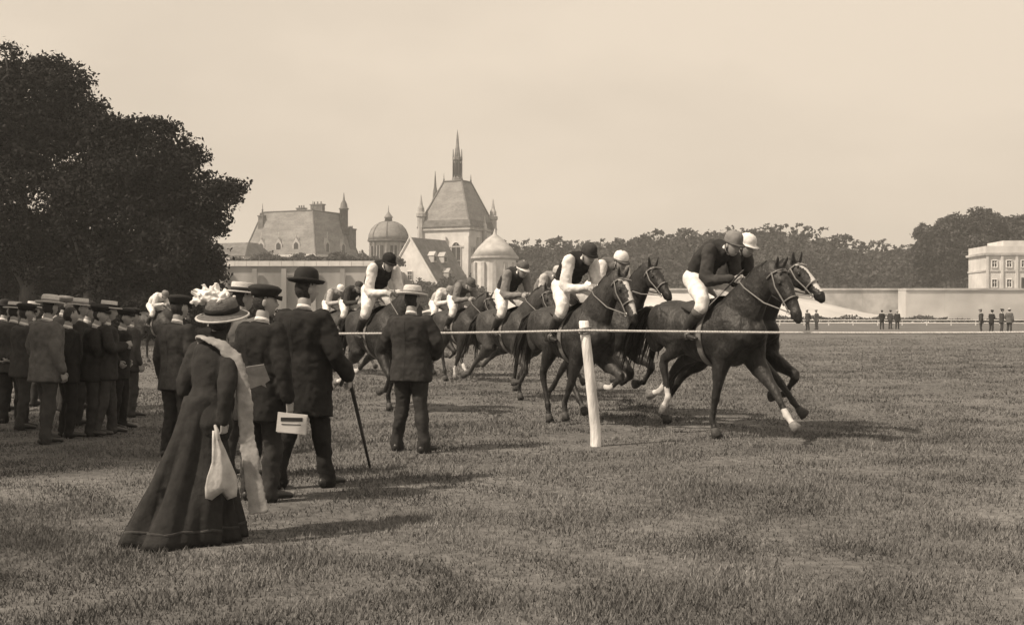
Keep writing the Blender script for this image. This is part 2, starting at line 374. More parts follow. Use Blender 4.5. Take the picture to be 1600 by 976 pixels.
def window(root, x, y, z, w_, h_, axis='x', arch=False, m=None, name='window'):
    """recessed dark opening with a stone frame, mullion and transom; axis = the wall it lies in; out = -y for 'x', +x for 'y'"""
    def q(a, b, c): return (x + a, y + b, z + c) if axis == 'x' else (x - b, y + a, z + c)
    g = MB(); pts = [(-w_ / 2, -.0), (w_ / 2, 0), (w_ / 2, h_)]
    if arch:
        for k in range(1, 6): a = math.pi * k / 6; pts.append((w_ / 2 * math.cos(a), h_ + w_ * .7 * math.sin(a)))
    pts.append((-w_ / 2, h_)); n = len(pts)
    g.add([q(a, -.04, c) for a, c in pts] + [q(a, .25, c) for a, c in pts], [tuple(range(n))] + [(i, n + i, n + (i + 1) % n, (i + 1) % n) for i in range(n)])
    o = g.build(name, M_glass, root, False)
    f = MB(); ring = [V(q(a, -.12, c)) for a, c in pts]
    for i in range(n): f.tube([ring[i], ring[(i + 1) % n]], [.13, .13], n=4, rnd=False)
    f.tube([q(0, -.09, 0), q(0, -.09, h_ + (w_ * .6 if arch else 0))], [.07, .07], n=4, rnd=False)
    f.tube([q(-w_ / 2, -.09, h_ * .62), q(w_ / 2, -.09, h_ * .62)], [.06, .06], n=4, rnd=False)
    f.build('frame', m or M_stone, o, False); return o
def dormer(root, x, y, z, w_, h_, axis='x'):
    def q(a, b, c): return (x + a, y + b, z + c) if axis == 'x' else (x - b, y + a, z + c)
    mb = MB(); hw = w_ / 2
    prof = [(-hw, 0), (hw, 0), (hw, h_), (0, h_ + w_ * .8), (-hw, h_)]
    mb.add([q(a, 0, c) for a, c in prof] + [q(a, 3.0, c) for a, c in prof], [(0, 1, 2, 3, 4), (9, 8, 7, 6, 5)] + [(i, i + 5, (i + 1) % 5 + 5, (i + 1) % 5) for i in range(5)])
    o = mb.build('dormer', M_stone2, root, False)
    g = MB(); g.add([q(a * .62, -.06, c) for a, c in ((-hw, .4), (hw, .4), (hw, h_), (0, h_ + w_ * .25), (-hw, h_))], [(0, 1, 2, 3, 4)])
    g.build('pane', M_glass, o, False)
    f = MB(); p = q(0, .1, h_ + w_ * .75); finial(f, p[0], p[1], p[2], 1.6, .18); f.build('finial', M_stone2, o)
def chateau():
    # --- terrace the castle stands on
    t = empty('terrace_wall', (WX(470, 225), 225, 0)); tag(t, 'long grey terrace wall with pale coping below the castle roofs', 'wall')
    zt = WZ(408, 225); mb = MB(); x0 = WX(330, 225) - t.location.x; x1 = WX(604, 225) - t.location.x
    mb.add([(x0, 0, -.5), (x1, 0, -.5), (x1, .7, zt - .9), (x0, .7, zt - .9), (x0, 110, -.5), (x1, 110, -.5), (x1, 110, zt - .9), (x0, 110, zt - .9)], [(0, 1, 2, 3), (3, 2, 6, 7), (1, 5, 6, 2), (4, 0, 3, 7), (5, 4, 7, 6)])
    mb.build('wall_face', M_wallf, t, False)
    n = 15; wdt = (x1 - x0) / n
    for i in range(n):
        c = MB(); c.box((x0 + (i + .5) * wdt, .55, zt - .42), (wdt - .06, .9, .95)); c.build('coping_stone', M_stone, t, False)
    for i in range(6):
        b = MB(); xx = x0 + (i + .5) * (x1 - x0) / 6; b.box((xx, -.25, zt / 2 - .8), (1.1, 1.2, zt - 1.2), taper=(.8, .55)); b.build('buttress', M_wallf, t, False)
    # --- main pavilion: hipped slate roof
    k = 310 / F
    r = empty('castle_pavilion', (WX(495, 310), 310, zt - 1)); r.rotation_euler.z = R(-25); tag(r, 'castle pavilion with big hipped slate roof and chimneys, left of the dome', 'castle')
    B = zt - 1; e = WZ(398, 310) - B; T = WZ(326, 310) - B
    mb = MB(); mb.box((-11.5, 10, e / 2 - .3), (22, 20, e + .2)); mb.build('wall', M_stone2, r, False)
    mb = MB(); mb.box((-11.5, 10, e - .1), (22.8, 20.8, .6)); mb.build('cornice', M_stone, r, False)
    mb = MB(); frustum(mb, -22.9, -.1, -.3, 20.4, e + .2, -19.4, -3.6, 3.4, 17, T); rf = mb.build('roof', M_slate, r, False)
    mb = MB()
    for a, b in (((-22.9, -.3, e + .2), (-19.4, 3.4, T)), ((-.1, -.3, e + .2), (-3.6, 3.4, T)), ((-.1, 20.4, e + .2), (-3.6, 17, T)), ((-19.4, 3.4, T), (-3.6, 3.4, T)), ((-3.6, 3.4, T), (-3.6, 17, T))):
        mb.tube([a, b], [.22, .22], n=6)
    mb.build('ridge_capping', M_lead, rf)
    for x, y in ((-19.4, 3.4), (-3.6, 3.4), (-3.6, 17)):
        mb = MB(); finial(mb, x, y, T, 2.4, .3); mb.build('finial', M_lead, rf)
    for x, y, s_, h in ((-6.5, 10, (3.6, 1.4), 1.9), (-1.5, 18.2, (1.6, 3), -4.2), (-13, 12, (2.4, 1.2), 1.3), (-19.0, 2.6, (1.5, 1.3), -1.2)):
        mb = MB(); mb.box((x, y, T + h - 3.2), (s_[0], s_[1], 6.4)); mb.box((x, y, T + h + .14), (s_[0] + .35, s_[1] + .35, .3))
        for i in range(3): mb.lathe([(.22, 0), (.17, .7)], (x + (i - 1) * s_[0] * .3, y, T + h + .28), 8)
        mb.build('chimney', M_slate2, rf, False)
    mb = MB(); mb.lathe([(1.1, -5), (1.1, 1.6), (1.35, 1.7), (1.35, 1.95), (1.0, 2.2), (.85, 3.2), (.3, 4.2), (.08, 6.2)], (-2.2, 16, T - .6), 10); mb.build('lantern_turret', M_slate2, rf)
    for x in (-17.5, -12, -6.5): dormer(r, x, .2, e + .3, 2.2, 2.6)
    for y in (5.5, 13): dormer(r, -.4, y, e + .3, 2.2, 2.6, 'y')
    for x in (-19, -15, -11, -7, -3): window(r, x, -1.0, .6, 1.5, e - 2.0)
    # low wing to the left, mostly behind the tree
    r2 = empty('castle_wing', (WX(372, 300), 300, B)); r2.rotation_euler.z = R(-25); tag(r2, 'low pale castle wing partly behind the dark tree', 'castle')
    mb = MB(); mb.box((-8, 6, 2.5), (20, 12, 6)); mb.build('wall', M_stone2, r2, False)
    mb = MB(); frustum(mb, -18.3, 2.3, -.3, 12.3, 5.51, -16, 0, 4, 8, 9); mb.build('roof', M_slate2, r2, False)
    for x in (-14, -9, -4, .2): window(r2, x, 0.0, 1.2, 1.4, 2.8)
    # --- domed pavilion
    k = 290 / F; R0 = 31 * k; r = empty('domed_pavilion', (WX(607, 290), 290, B)); tag(r, 'round castle pavilion with slate dome and small lantern', 'castle')
    e = WZ(375, 290) - B; T = WZ(346, 290) - B
    mb = MB(); mb.lathe([(R0 * .86, -1), (R0 * .86, e - .5)], n=16); mb.build('drum', M_stone2, r, False)
    mb = MB(); mb.lathe([(R0 * .9, e - .7), (R0 * 1.06, e - .35), (R0 * 1.06, e)], n=24); mb.build('cornice', M_lead, r, False)
    mb = MB(); mb.lathe([(R0 * 1.0, e)] + [(R0 * (1.0 * math.cos(a) ** .8), e + (T - e) * math.sin(a)) for a in (.2, .45, .7, .95, 1.2, 1.38)], n=24); d = mb.build('dome', M_slate, r)
    mb = MB()
    for j in range(8):
        a = 6.283 * j / 8; mb.tube([(R0 * 1.01 * math.cos(b) ** .8 * math.cos(a), R0 * 1.01 * math.cos(b) ** .8 * math.sin(a), e + (T - e) * math.sin(b)) for b in (.02, .3, .6, .9, 1.2, 1.4)], [.12] * 6, n=5)
    mb.build('rib', M_lead, d)
    mb = MB(); mb.lathe([(.95, T - .3), (.85, T + .8), (1.1, T + .9), (1.0, T + 1.1), (.4, T + 1.9), (.15, T + 2.3), (.05, T + 3.8)], n=10); mb.build('lantern', M_slate, d)
    for j in range(8):
        a = 6.283 * (j + .5) / 8 - math.pi / 2; mb = MB(); rot = Matrix.Rotation(a + math.pi / 2, 3, 'Z')
        mb.box((R0 * .86 * math.cos(a), R0 * .86 * math.sin(a), e * .52), (1.5, .5, e * .62), 0, rot); wdw = mb.build('window', M_glass, r, False)
        mb = MB(); mb.box((R0 * .9 * math.cos(a), R0 * .9 * math.sin(a), e * .52), (.16, .4, e * .62), 0, rot); mb.build('mullion', M_stone2, wdw, False)
        a2 = a + 6.283 / 16; mb = MB(); mb.lathe([(.3, -1), (.26, e - .8), (.36, e - .7)], (R0 * .92 * math.cos(a2), R0 * .92 * math.sin(a2), 0), 8); mb.build('column', M_stone2, r)
    # --- chapel
    r = empty('castle_chapel', (WX(733, 296), 296, 0)); r.rotation_euler.z = R(-25); tag(r, 'tall white castle chapel with steep slate roof and needle spire', 'chapel')
    e = WZ(357, 300); T = WZ(281, 300); L = 13.4
    mb = MB(); mb.box((-L / 2, L / 2, e / 2 - .3), (L, L, e)); mb.build('wall', M_stone, r, False)
    mb = MB(); mb.box((-L / 2, L / 2, e - .1), (L + .9, L + .9, .8)); mb.box((-L / 2, L / 2, e - 4.6), (L + .4, L + .4, .35)); mb.build('cornice', M_stone2, r, False)
    mb = MB(); frustum(mb, -L - .6, .6, -.6, L + .6, e + .31, -L + 4.2, -4.2, 4.2, L - 4.2, T); rf = mb.build('roof', M_slate, r, False)
    mb = MB(); frustum(mb, -L - .75, .75, -.75, L + .75, e + .32, -L - .1, .1, -.1, L + .1, e + 2.0); mb.build('roof_gutter_band', M_slate2, rf, False)
    mb = MB()
    for a, b in (((-L - .6, -.6, e + .3), (-L + 4.2, 4.2, T)), ((.6, -.6, e + .3), (-4.2, 4.2, T)), ((.6, L + .6, e + .3), (-4.2, L - 4.2, T)), ((-L + 4.2, 4.2, T), (-4.2, 4.2, T)), ((-4.2, 4.2, T), (-4.2, L - 4.2, T)), ((-L + 4.2, 4.2, T), (-L + 4.2, L - 4.2, T))):
        mb.tube([a, b], [.25, .25], n=6)
    mb.build('ridge_capping', M_lead, rf)
    for x, y in ((-L + 4.2, 4.2), (-4.2, 4.2), (-4.2, L - 4.2), (-L + 4.2, L - 4.2)):
        mb = MB(); finial(mb, x, y, T, 2.0, .3); mb.build('finial', M_lead, rf)
    sp = MB(); zs = WZ(201, 303) - T; c = (-L / 2, L / 2, T)
    sp.lathe([(1.6, -1), (1.4, 1.0), (.95, 1.3), (.85, 5.2), (1.3, 5.5), (1.3, 6.1), (.85, 6.3), (.6, 7.8), (.42, 9.4), (.25, zs - 1.5), (.12, zs - .6), (.04, zs)], c, 8)
    s_ = sp.build('spire', M_slate, r, False)
    for j in range(8):
        a = 6.283 * j / 8; mb = MB(); x = c[0] + 1.15 * math.cos(a); y = c[1] + 1.15 * math.sin(a)
        mb.lathe([(.17, .8), (.14, 5.4), (.2, 5.6), (.05, 8.2)], (x, y, T), 6); mb.build('pinnacle', M_lead, s_)
        mb = MB(); b = a + .39; mb.box((c[0] + .80 * math.cos(b), c[1] + .80 * math.sin(b), T + 3.2), (.4, .35, 3.0), 0, Matrix.Rotation(b + math.pi / 2, 3, 'Z')); mb.build('opening', M_glass, s_, False)
    for x, y, zz, h, rr in ((-L, 0, e - 1, 8.5, .95), (0, 0, e - 2, 3.0, .8), (0, L, e - 1, 8.0, .95), (-L, L * .55, e, 13.5, .7), (.6, L * .55, e - 3, 5.5, .6)):
        if (x, y) == (0, 0): continue
        mb = MB(); mb.lathe([(rr, -e + 1), (rr, h * .45), (rr * 1.3, h * .48), (rr * 1.3, h * .58), (rr * .95, h * .6), (rr * .9, h * .72), (rr * .5, h * .82), (.06, h * 1.12)], (x, y, zz), 8); mb.build('turret', M_stone2 if h < 10 else M_slate2, r, False)
    for x in (-L, -L * .5, -.35):
        mb = MB(); mb.box((x, -.5, e / 2 - 1), (1.2, 1.3, e - 2.4), taper=(1, .5)); mb.build('buttress', M_stone, r, False)
    for y in (4.5, 11.0):
        mb = MB(); mb.box((.4, y, e / 2 - 1), (1.1, 1.0, e - 2.4), taper=(.5, 1)); mb.build('buttress', M_stone2, r, False)
    for x in (-L * .74, -L * .26): window(r, x, -.05, e - 12.5, 2.6, 7.2, 'x', True)
    for y in (2.2, 7.7): window(r, .05, y, e - 12, 1.6, 6.5, 'y', True)
    # --- round apse
    r = empty('apse', (WX(773, 284), 284, 0)); tag(r, 'low round pale apse with shallow conical roof, right of the chapel', 'chapel')
    k = 284 / F; Ra = 36 * k; e = WZ(401, 284); T = WZ(366, 284)
    mb = MB(); mb.lathe([(Ra * .92, -.5), (Ra * .92, e - .4)], n=24); mb.build('wall', M_stone, r, False)
    mb = MB(); mb.lathe([(Ra * .95, e - .8), (Ra * 1.04, e - .45), (Ra * 1.04, e)], n=24); mb.build('cornice', M_stone2, r, False)
    mb = MB(); mb.lathe([(Ra * 1.02, e), (Ra * .74, e + (T - e) * .40), (Ra * .40, e + (T - e) * .76), (.4, T), (.06, T + 1.3)], n=24); mb.build('roof', M_stone2, r)
    for j in range(12):
        a = 6.283 * j / 12; mb = MB(); mb.box((Ra * .94 * math.cos(a), Ra * .94 * math.sin(a), e / 2 - .8), (.9, .8, e - 1.2), 0, Matrix.Rotation(a + math.pi / 2, 3, 'Z')); mb.build('pilaster', M_stone2, r, False)
    # --- gabled house in front of the chapel
    r = empty('gabled_house', (WX(641, 262), 262, 0)); r.rotation_euler.z = R(-30); tag(r, 'white gable-ended house with steep dark slate roof before the chapel', 'house')
    k = 262 / F; T = WZ(373, 262); e = WZ(447, 262); hw = 7.0; D = 13.5
    mb = MB(); prof = [(-hw, -.5), (hw, -.5), (hw, e), (0, T), (-hw, e)]
    mb.add([(a, 0, c) for a, c in prof] + [(a, D, c) for a, c in prof], [(0, 1, 2, 3, 4), (9, 8, 7, 6, 5)] + [(i, i + 5, (i + 1) % 5 + 5, (i + 1) % 5) for i in range(5)])
    mb.build('wall', M_stone, r, False)
    for sg in (1, -1):
        mb = MB(); nx = .35
        a, b = (0, T + .35), (sg * (hw + .5), e - .35)
        mb.add([(a[0], .25, a[1]), (b[0], .25, b[1]), (b[0], D + .3, b[1]), (a[0], D + .3, a[1]), (a[0], .25, a[1] - .3), (b[0], .25, b[1] - .3), (b[0], D + .3, b[1] - .3), (a[0], D + .3, a[1] - .3)],
               [(0, 1, 2, 3), (7, 6, 5, 4), (0, 4, 5, 1), (1, 5, 6, 2), (2, 6, 7, 3), (3, 7, 4, 0)]); o = mb.build('roof_slope', M_slate2, r, False)
        if sg == 1:
            for y, t in ((3.2, .45), (7.2, .45), (5.2, .78)):
                x = a[0] * (1 - t) + b[0] * t; z = a[1] * (1 - t) + b[1] * t
                d_ = MB(); d_.box((x + .35, y, z + .25), (1.3, 1.3, 1.4)); d_.add([(x - .6, y - .8, z + .95), (x + 1.1, y - .8, z + .95), (x + 1.1, y + .8, z + .95), (x - .6, y + .8, z + .95), (x - .6, y, z + 1.9), (x + 1.1, y, z + 1.9)], [(0, 1, 5, 4), (2, 3, 4, 5), (1, 2, 5), (3, 0, 4)])
                dd = d_.build('dormer', M_stone2, o, False)
                g = MB(); g.box((x + 1.02, y, z + .3), (.08, .8, .9)); pane_ = g.mesh('pane'); pane_.materials.append(M_glass); g = link('dormer_pane', pane_, M_glass, o)
    mb = MB()
    for sg in (1, -1): mb.tube([(sg * (hw + .2), -.05, e), (0, -.05, T + .25)], [(.3, .25), (.3, .25)], n=6)
    mb.build('gable_coping', M_stone, r, False)
    for z in (e + 1.2,): window(r, 0, -.03, z, 1.2, 2.0)
    # shrubs along the terrace
    ORD = 'first second third fourth fifth sixth seventh eighth ninth tenth eleventh twelfth thirteenth fourteenth fifteenth'.split()
    spots = [(366, 1.5), (382, 1.1), (400, 1.7), (419, 2.2), (436, 1.6), (453, 1.3), (470, 2.0), (489, 1.7), (508, 1.4), (527, 2.3), (546, 1.8), (563, 1.4), (581, 1.6), (598, 1.2), (618, 1.5)]
    for i, (p, h) in enumerate(spots):
        L = lob(0, 0, h * .6, h * .8, 6, .7, .8)
        tree('terrace_shrub', ('%s dark shrub on the castle terrace, %s of fifteen from the left' % ('tall' if h > 1.75 else 'low' if h < 1.35 else 'rounded', ORD[i])), (WX(p, 229), 229 + random.random() * 3, zt - .95), [(a * 1.3, b, c, d * 1.25, e_, f) for a, b, c, d, e_, f in L], h * .5, .1, 110, 14, .6, .24, M_leaf3, M_bark2, 'shrubs along the castle terrace', 3, 'shrub')
    for i, (p, Y, h, lb) in enumerate(((660, 250, 4.2, 'leafy bush in front of the white gable'), (705, 250, 4.5, 'leafy bush before the dark slate roof of the gabled house'), (745, 262, 3.4, 'bush between the gabled house and the apse'))):
        L = lob(0, 0, 3.0 + h * .6, h * .8, 7, .7, .8) + [(0, 0, 2.4, h * .8, h * .8, 2.6)]
        tree('bush', lb, (WX(p, Y), Y, 0), L, h, .2, 420, 14, .7, .26, M_leaf3, M_bark2, None, 5, 'bush')
chateau()
def right_side():
    Y = 205
    # retaining wall, in slabs one can tell apart
    def wall(name, label, xa, xb, Yw, ytop, ybot, m, nb):
        t = empty(name, (WX(xa, Yw), Yw, 0)); tag(t, label, 'wall'); ln = WX(xb, Yw) - WX(xa, Yw); z1 = WZ(ytop, Yw); wdt = ln / nb
        for i in range(nb):
            mb = MB(); mb.box(((i + .5) * wdt, 2, z1 / 2 - .5), (wdt - .015, 4 + .03 * (i % 2), z1 + .6)); mb.build('wall_panel', m, t, False)
            mb = MB(); mb.box(((i + .5) * wdt, 1.9, z1 + .02), (wdt - .02, 4.3, .35)); mb.build('coping_stone', M_stone2, t, False)
        return z1
    z1 = wall('retaining_wall', 'pale stone retaining wall below the white building at right', 1415, 1720, Y, 452, 500, M_earth, 5)
    wall('recessed_wall', 'grey recessed stretch of wall behind the sloping earth bank', 1000, 1417, Y + 9, 452, 500, M_stone2, 6)
    # lawn on top of the walls
    mb = MB(); xa, xb = WX(980, 214), WX(1760, 214)
    vs = [(xa, 217, z1 - .1), (xb, 211, z1 - .1), (xb, 300, z1 + .8), (xa, 300, z1 + .8), (xa, 217, 0), (xb, 211, 0), (xb, 300, 0), (xa, 300, 0)]
    mb.add(vs, [(0, 1, 2, 3), (4, 0, 3, 7), (1, 5, 6, 2), (7, 3, 2, 6)]); tag(mb.build('terrace_lawn', mat('lawn_far', .15, .95, .2, .2, 0), None, False), kind='structure')
    # earth bank that slopes down in front of the recessed wall
    mb = MB(); cols = []
    for p in range(640, 1500, 10):
        t = min(1, max(0, (p - 1180) / 270)); h = (1 - t * t * (3 - 2 * t)) * (WZ(459, 203) - .2) + .25
        if p < 760: h *= max(.25, (p - 600) / 160)
        h += .15 * noise.noise(V((p * .03, 0, 0)))
        cols.append([(WX(p, 196), 190, -.3), (WX(p, 196), 194, h * .45), (WX(p, 198), 198, h * .8), (WX(p, 203), 204, h), (WX(p, 205), 209, h * .97), (WX(p, 205), 213.5, -.3)])
    n = 6; mb.add([q for c in cols for q in c], [(i * n + j, (i + 1) * n + j, (i + 1) * n + j + 1, i * n + j + 1) for i in range(len(cols) - 1) for j in range(n - 1)])
    tag(mb.build('earth_bank', M_earth), kind='structure')
    # sandy strip and dark ditch edge below the bank
    mb = MB(); mb.add([(WX(900, 176), 168, .02), (WX(1760, 176), 168, .02), (WX(1760, 190), 189, .02), (WX(900, 190), 189, .02)], [(0, 1, 2, 3)]); tag(mb.build('sandy_path', M_earth, None, False), kind='structure')
    pts = []
    for p in np.arange(1000, 1700, 0.5):
        Yh = 187 - (p - 1200) * .02; hh = .75 + .25 * math.sin(p * .11) + .2 * random.random()
        if p > 1480: hh *= .5
        for q in range(4): pts.append((WX(p, Yh), Yh + random.uniform(-.5, .5), random.uniform(.05, hh)))
    tag(link('rough_verge', leaf_mesh('rough_verge', np.array(pts), .22), M_leaf3), 'dark strip of rough growth at the foot of the bank', 'verge', kind='stuff')
    # far running rail
    t = empty('running_rail', (WX(1420, 140), 140, 0)); tag(t, 'thin white running rail across the far side of the course', 'rail')
    x0 = WX(1180, 140) - t.location.x; x1 = WX(1640, 140) - t.location.x; n = 12
    mb = MB(); mb.tube([(x0, 0, .62), (x1, 0, .62)], [.055, .055], n=6); mb.build('rail', M_white, t)
    for i in range(n + 1):
        mb = MB(); mb.box((x0 + (x1 - x0) * i / n, .08, .3), (.09, .09, .64)); mb.build('post', M_white, t, False)
    # white building
    Yb = 216; k = Yb / F; r = empty('white_building', (WX(1540, Yb), Yb, z1 - .2)); r.rotation_euler.z = R(-4); tag(r, 'white two-storey building with flat parapet at the right edge', 'building')
    B = z1 - .2; e = WZ(398, Yb) - B; m1 = WZ(423, Yb) - B; T = WZ(386, Yb) - B; T2 = WZ(378, Yb) - B; Wd = 16
    mb = MB(); mb.box((Wd / 2, 5, e / 2), (Wd, 10, e)); mb.build('wall', M_stone, r, False)
    mb = MB(); mb.box((Wd / 2, 5, m1), (Wd + .3, 10.3, .3)); mb.build('string_course', M_stone2, r, False)
    mb = MB(); mb.box((Wd / 2, 5, e + .12), (Wd + .8, 10.8, .4)); mb.build('cornice', M_stone2, r, False)
    mb = MB(); mb.box((Wd / 2, 5, (e + T) / 2 + .25), (Wd, 10, T - e - .1)); mb.build('parapet', M_stone, r, False)
    mb = MB(); mb.box((Wd / 2 + 1.6, 5, (T2 + T) / 2 + .1), (Wd - 3.3, 9, T2 - T + .3)); mb.build('attic', M_stone, r, False)
    for i in range(7):
        mb = MB(); mb.box((.25 + i * 2.55, -.12, e / 2), (.42, .3, e - .1)); mb.build('pilaster', M_stone, r, False)
    for i in range(6):
        x = 1.52 + i * 2.55
        if i == 2: 
            mb = MB(); mb.box((x + .1, -.02, 1.25), (1.1, .2, 2.5)); d = mb.build('door', M_glass, r, False); mb = MB(); mb.ell((x + .45, -.15, 1.2), (.07, .07, .07)); mb.build('handle', M_iron, d)
        else: window(r, x, .03, .7, .95, 1.5)
        window(r, x, .03, m1 + .55, .95, 1.3)
right_side()

# ------------------------------------------------------------------ figures
def head_geo(mb, c, fwd, up, s=1.0):
    """one head with brow, sockets, nose, lips, chin and ears; materials 0 skin 1 eye/dark"""
    f = V(fwd).normalized(); u = V(up); u = (u - f * u.dot(f)).normalized(); l = u.cross(f); c = V(c)
    bm = bmesh.new(); bmesh.ops.create_icosphere(bm, subdivisions=4, radius=1.0); vs = []; raw = []
    G = lambda a, w_: math.exp(-(a / w_) ** 2)
    for v in bm.verts:
        x, y, z = v.co; raw.append((x, y, z))
        X = .096 * x; Y = .076 * y; Z = .120 * z
        if z < 0: Y *= 1 - .30 * (-z) ** 1.3
        if z < -.1 and x < 0: X *= 1 - .5 * min(1, (-z - .1) * 1.2)
        if z > 0 and x < 0: X *= 1.05
        if x > 0:
            X += .011 * G(z + .82, .22) * G(y, .4)                               # chin
            pn = max(0, min(1, (.16 - z) / .42)) if z > -.26 else max(0, 1 - (-.26 - z) / .07)
            X += .027 * pn * G(y, .13 + .05 * pn)                                # nose
            X -= .011 * G(abs(y) - .36, .17) * G(z - .03, .13)                   # sockets
            X += .005 * G(z - .2, .08) * G(y, .55)                               # brow
            X += .006 * G(y, .25) * (G(z + .47, .06) + G(z + .6, .06)) - .004 * G(z + .535, .025) * G(y, .25)
            X += .003 * G(abs(y) - .5, .2) * G(z + .2, .15)
        p = V((X, Y, Z)) * s; vs.append(c + f * p.x + l * p.y + u * p.z)
    o = len(mb.v); mb.v += [tuple(p) for p in vs]
    for fc in bm.faces:
        ids = [v.index for v in fc.verts]; q = sum((V(raw[i]) for i in ids), V()) / 3
        dark = q.x > 0 and ((abs(abs(q.y) - .36) < .10 and abs(q.z - .03) < .045) or (abs(q.y) < .24 and abs(q.z + .535) < .028))
        mb.f.append(tuple(i + o for i in ids)); mb.m.append(1 if dark else 0)
    bm.free()
    for sg in (1, -1):
        rot = Matrix((f, l, u)).transposed(); mb.ell(c + (l * sg * .077 + u * -.005 - f * .008) * s, (.021 * s, .010 * s, .034 * s), 0, rot, 8)
def hair_geo(c, fwd, up, s=1.0, long=False):
    f = V(fwd).normalized(); u = V(up); u = (u - f * u.dot(f)).normalized(); l = u.cross(f); c = V(c); mb = MB()
    bm = bmesh.new(); bmesh.ops.create_icosphere(bm, subdivisions=3, radius=1.0)
    P = []
    for v in bm.verts:
        x, y, z = v.co; k = 1.07 + .03 * noise.noise(v.co * 6)
        X = .096 * x * k; Y = .078 * y * k; Z = .120 * z * k
        if z < 0: Y *= 1 - .22 * (-z) ** 1.3
        if z < -.1 and x < 0: X *= 1 - .42 * min(1, (-z - .1) * 1.2)
        P.append(c + (f * X + l * Y + u * Z) * s)
    fs = []
    for fc in bm.faces:
        q = fc.calc_center_median()
        if (q.x < -.05 and q.z > (-.75 if long else -.55)) or (q.z > .5 + .25 * q.x) or (q.x < .25 and q.z > .0 and abs(q.y) < .9 and q.z > .25): fs.append(tuple(v.index for v in fc.verts))
    mb.add(P, fs); bm.free(); return mb
def hand_geo(mb, wrist, d, n, thumb, curl=0.5, s=1.0, mi=0):
    """palm + four bent fingers of unequal length + thumb leaving the side of the palm near its base"""
    d = V(d).normalized(); n = V(n); n = (n - d * n.dot(d)).normalized(); t = V(thumb); t = (t - d * t.dot(d) - n * t.dot(n)).normalized(); w_ = V(wrist)
    mb.tube([w_ - d * .02 * s, w_ + d * .02 * s, w_ + d * .06 * s, w_ + d * .09 * s], [(.024 * s, .018 * s), (.032 * s, .016 * s), (.040 * s, .015 * s), (.038 * s, .012 * s)], side=t, n=8, mi=mi)
    for k, (off, ln) in enumerate(((.029, .072), (.010, .082), (-.010, .076), (-.029, .060))):
        p = w_ + (d * .088 + t * off) * s; a = .25 * curl; pts = [p - d * .015 * s, p]
        for sg, fr in enumerate((.44, .32, .24)):
            a += curl * (.9, 1.1, .8)[sg]; p = p + (d * math.cos(a) + n * math.sin(a)) * ln * fr * s; pts.append(p)
        mb.tube(pts, [.0095 * s, .0092 * s, .0086 * s, .0078 * s, .0066 * s], side=t, n=6, mi=mi)
    b = w_ + (d * .022 + t * .026) * s
    mb.tube([b, b + (d * .025 + t * .024 + n * .008) * s, b + (d * .052 + t * .030 + n * .022) * s, b + (d * .072 + t * .024 + n * .036) * s], [.013 * s, .012 * s, .0105 * s, .008 * s], side=n, n=6, mi=mi)

def standing(arms, stance=.11, lean=0.0, stride=0.0, head_yaw=0.0, head_pitch=0.0):
    """joints of a standing figure 1.75 m tall, facing +x, left = +y"""
    j = dict(pelvis=V((0, 0, .95)), waist=V((.01 + lean * .3, 0, 1.12)), chest=V((lean * .7, 0, 1.31)), upper=V((lean * .9, 0, 1.41)), neckb=V((.005 + lean, 0, 1.475)), neckt=V((.022 + lean * 1.15, 0, 1.56)))
    j['head'] = V((.045 + lean * 1.3, 0, 1.645)); a = head_yaw
    j['fwd'] = V((math.cos(a) * math.cos(head_pitch), math.sin(a) * math.cos(head_pitch), math.sin(head_pitch))); j['up'] = V((0, 0, 1))
    for s, k in ((1, 'L'), (-1, 'R')):
        j['sh' + k] = V((lean * .9, s * .185, 1.415)); st = stride * s
        j['hip' + k] = V((0, s * .09, .93)); j['kn' + k] = V((.02 + st * .5, s * (.09 + stance * .15), .50)); j['an' + k] = V((-.02 + st, s * stance, .085)); j['toe' + k] = V((.15 + st, s * (stance + .045), .03))
        e, h = arms[k]; j['el' + k] = V(e); j['wr' + k] = V(h)
    return j
HANG = lambda s: ((-.03, s * .26, 1.12), (.06, s * .27, .87))
def limb(mb, pts, rad, side, add=0.0, n=12, mi=0): mb.tube(pts, [(r[0] + add, r[1] + add) if isinstance(r, tuple) else r + add for r in rad], side=side, n=n, mi=mi)
ARM = [.062, .060, .052, .048, .044, .034]
def arm_pts(j, k):
    s, e, h = j['sh' + k], j['el' + k], j['wr' + k]; return [s, lerp(s, e, .4), lerp(s, e, .85), lerp(e, h, .12), lerp(e, h, .45), h]
LEG = [.088, .085, .068, .058, .060, .046]
def leg_pts(j, k):
    a, b, c = j['hip' + k], j['kn' + k], j['an' + k]; return [a, lerp(a, b, .4), lerp(a, b, .9), lerp(b, c, .12), lerp(b, c, .4), c]
def torso(mb, j, add=0.0, n=16):
    mb.tube([j['pelvis'] + V((0, 0, -.07)), j['pelvis'], j['waist'], j['chest'], j['upper'], lerp(j['upper'], j['neckb'], .6), j['neckb'], j['neckt']],
            [(.14 + add, .095 + add), (.168 + add, .115 + add), (.142 + add, .105 + add), (.168 + add, .122 + add), (.175 + add, .112 + add), (.145 + add, .09 + add), (.065 + add * .3, .062 + add * .3), (.055, .058)], n=n)
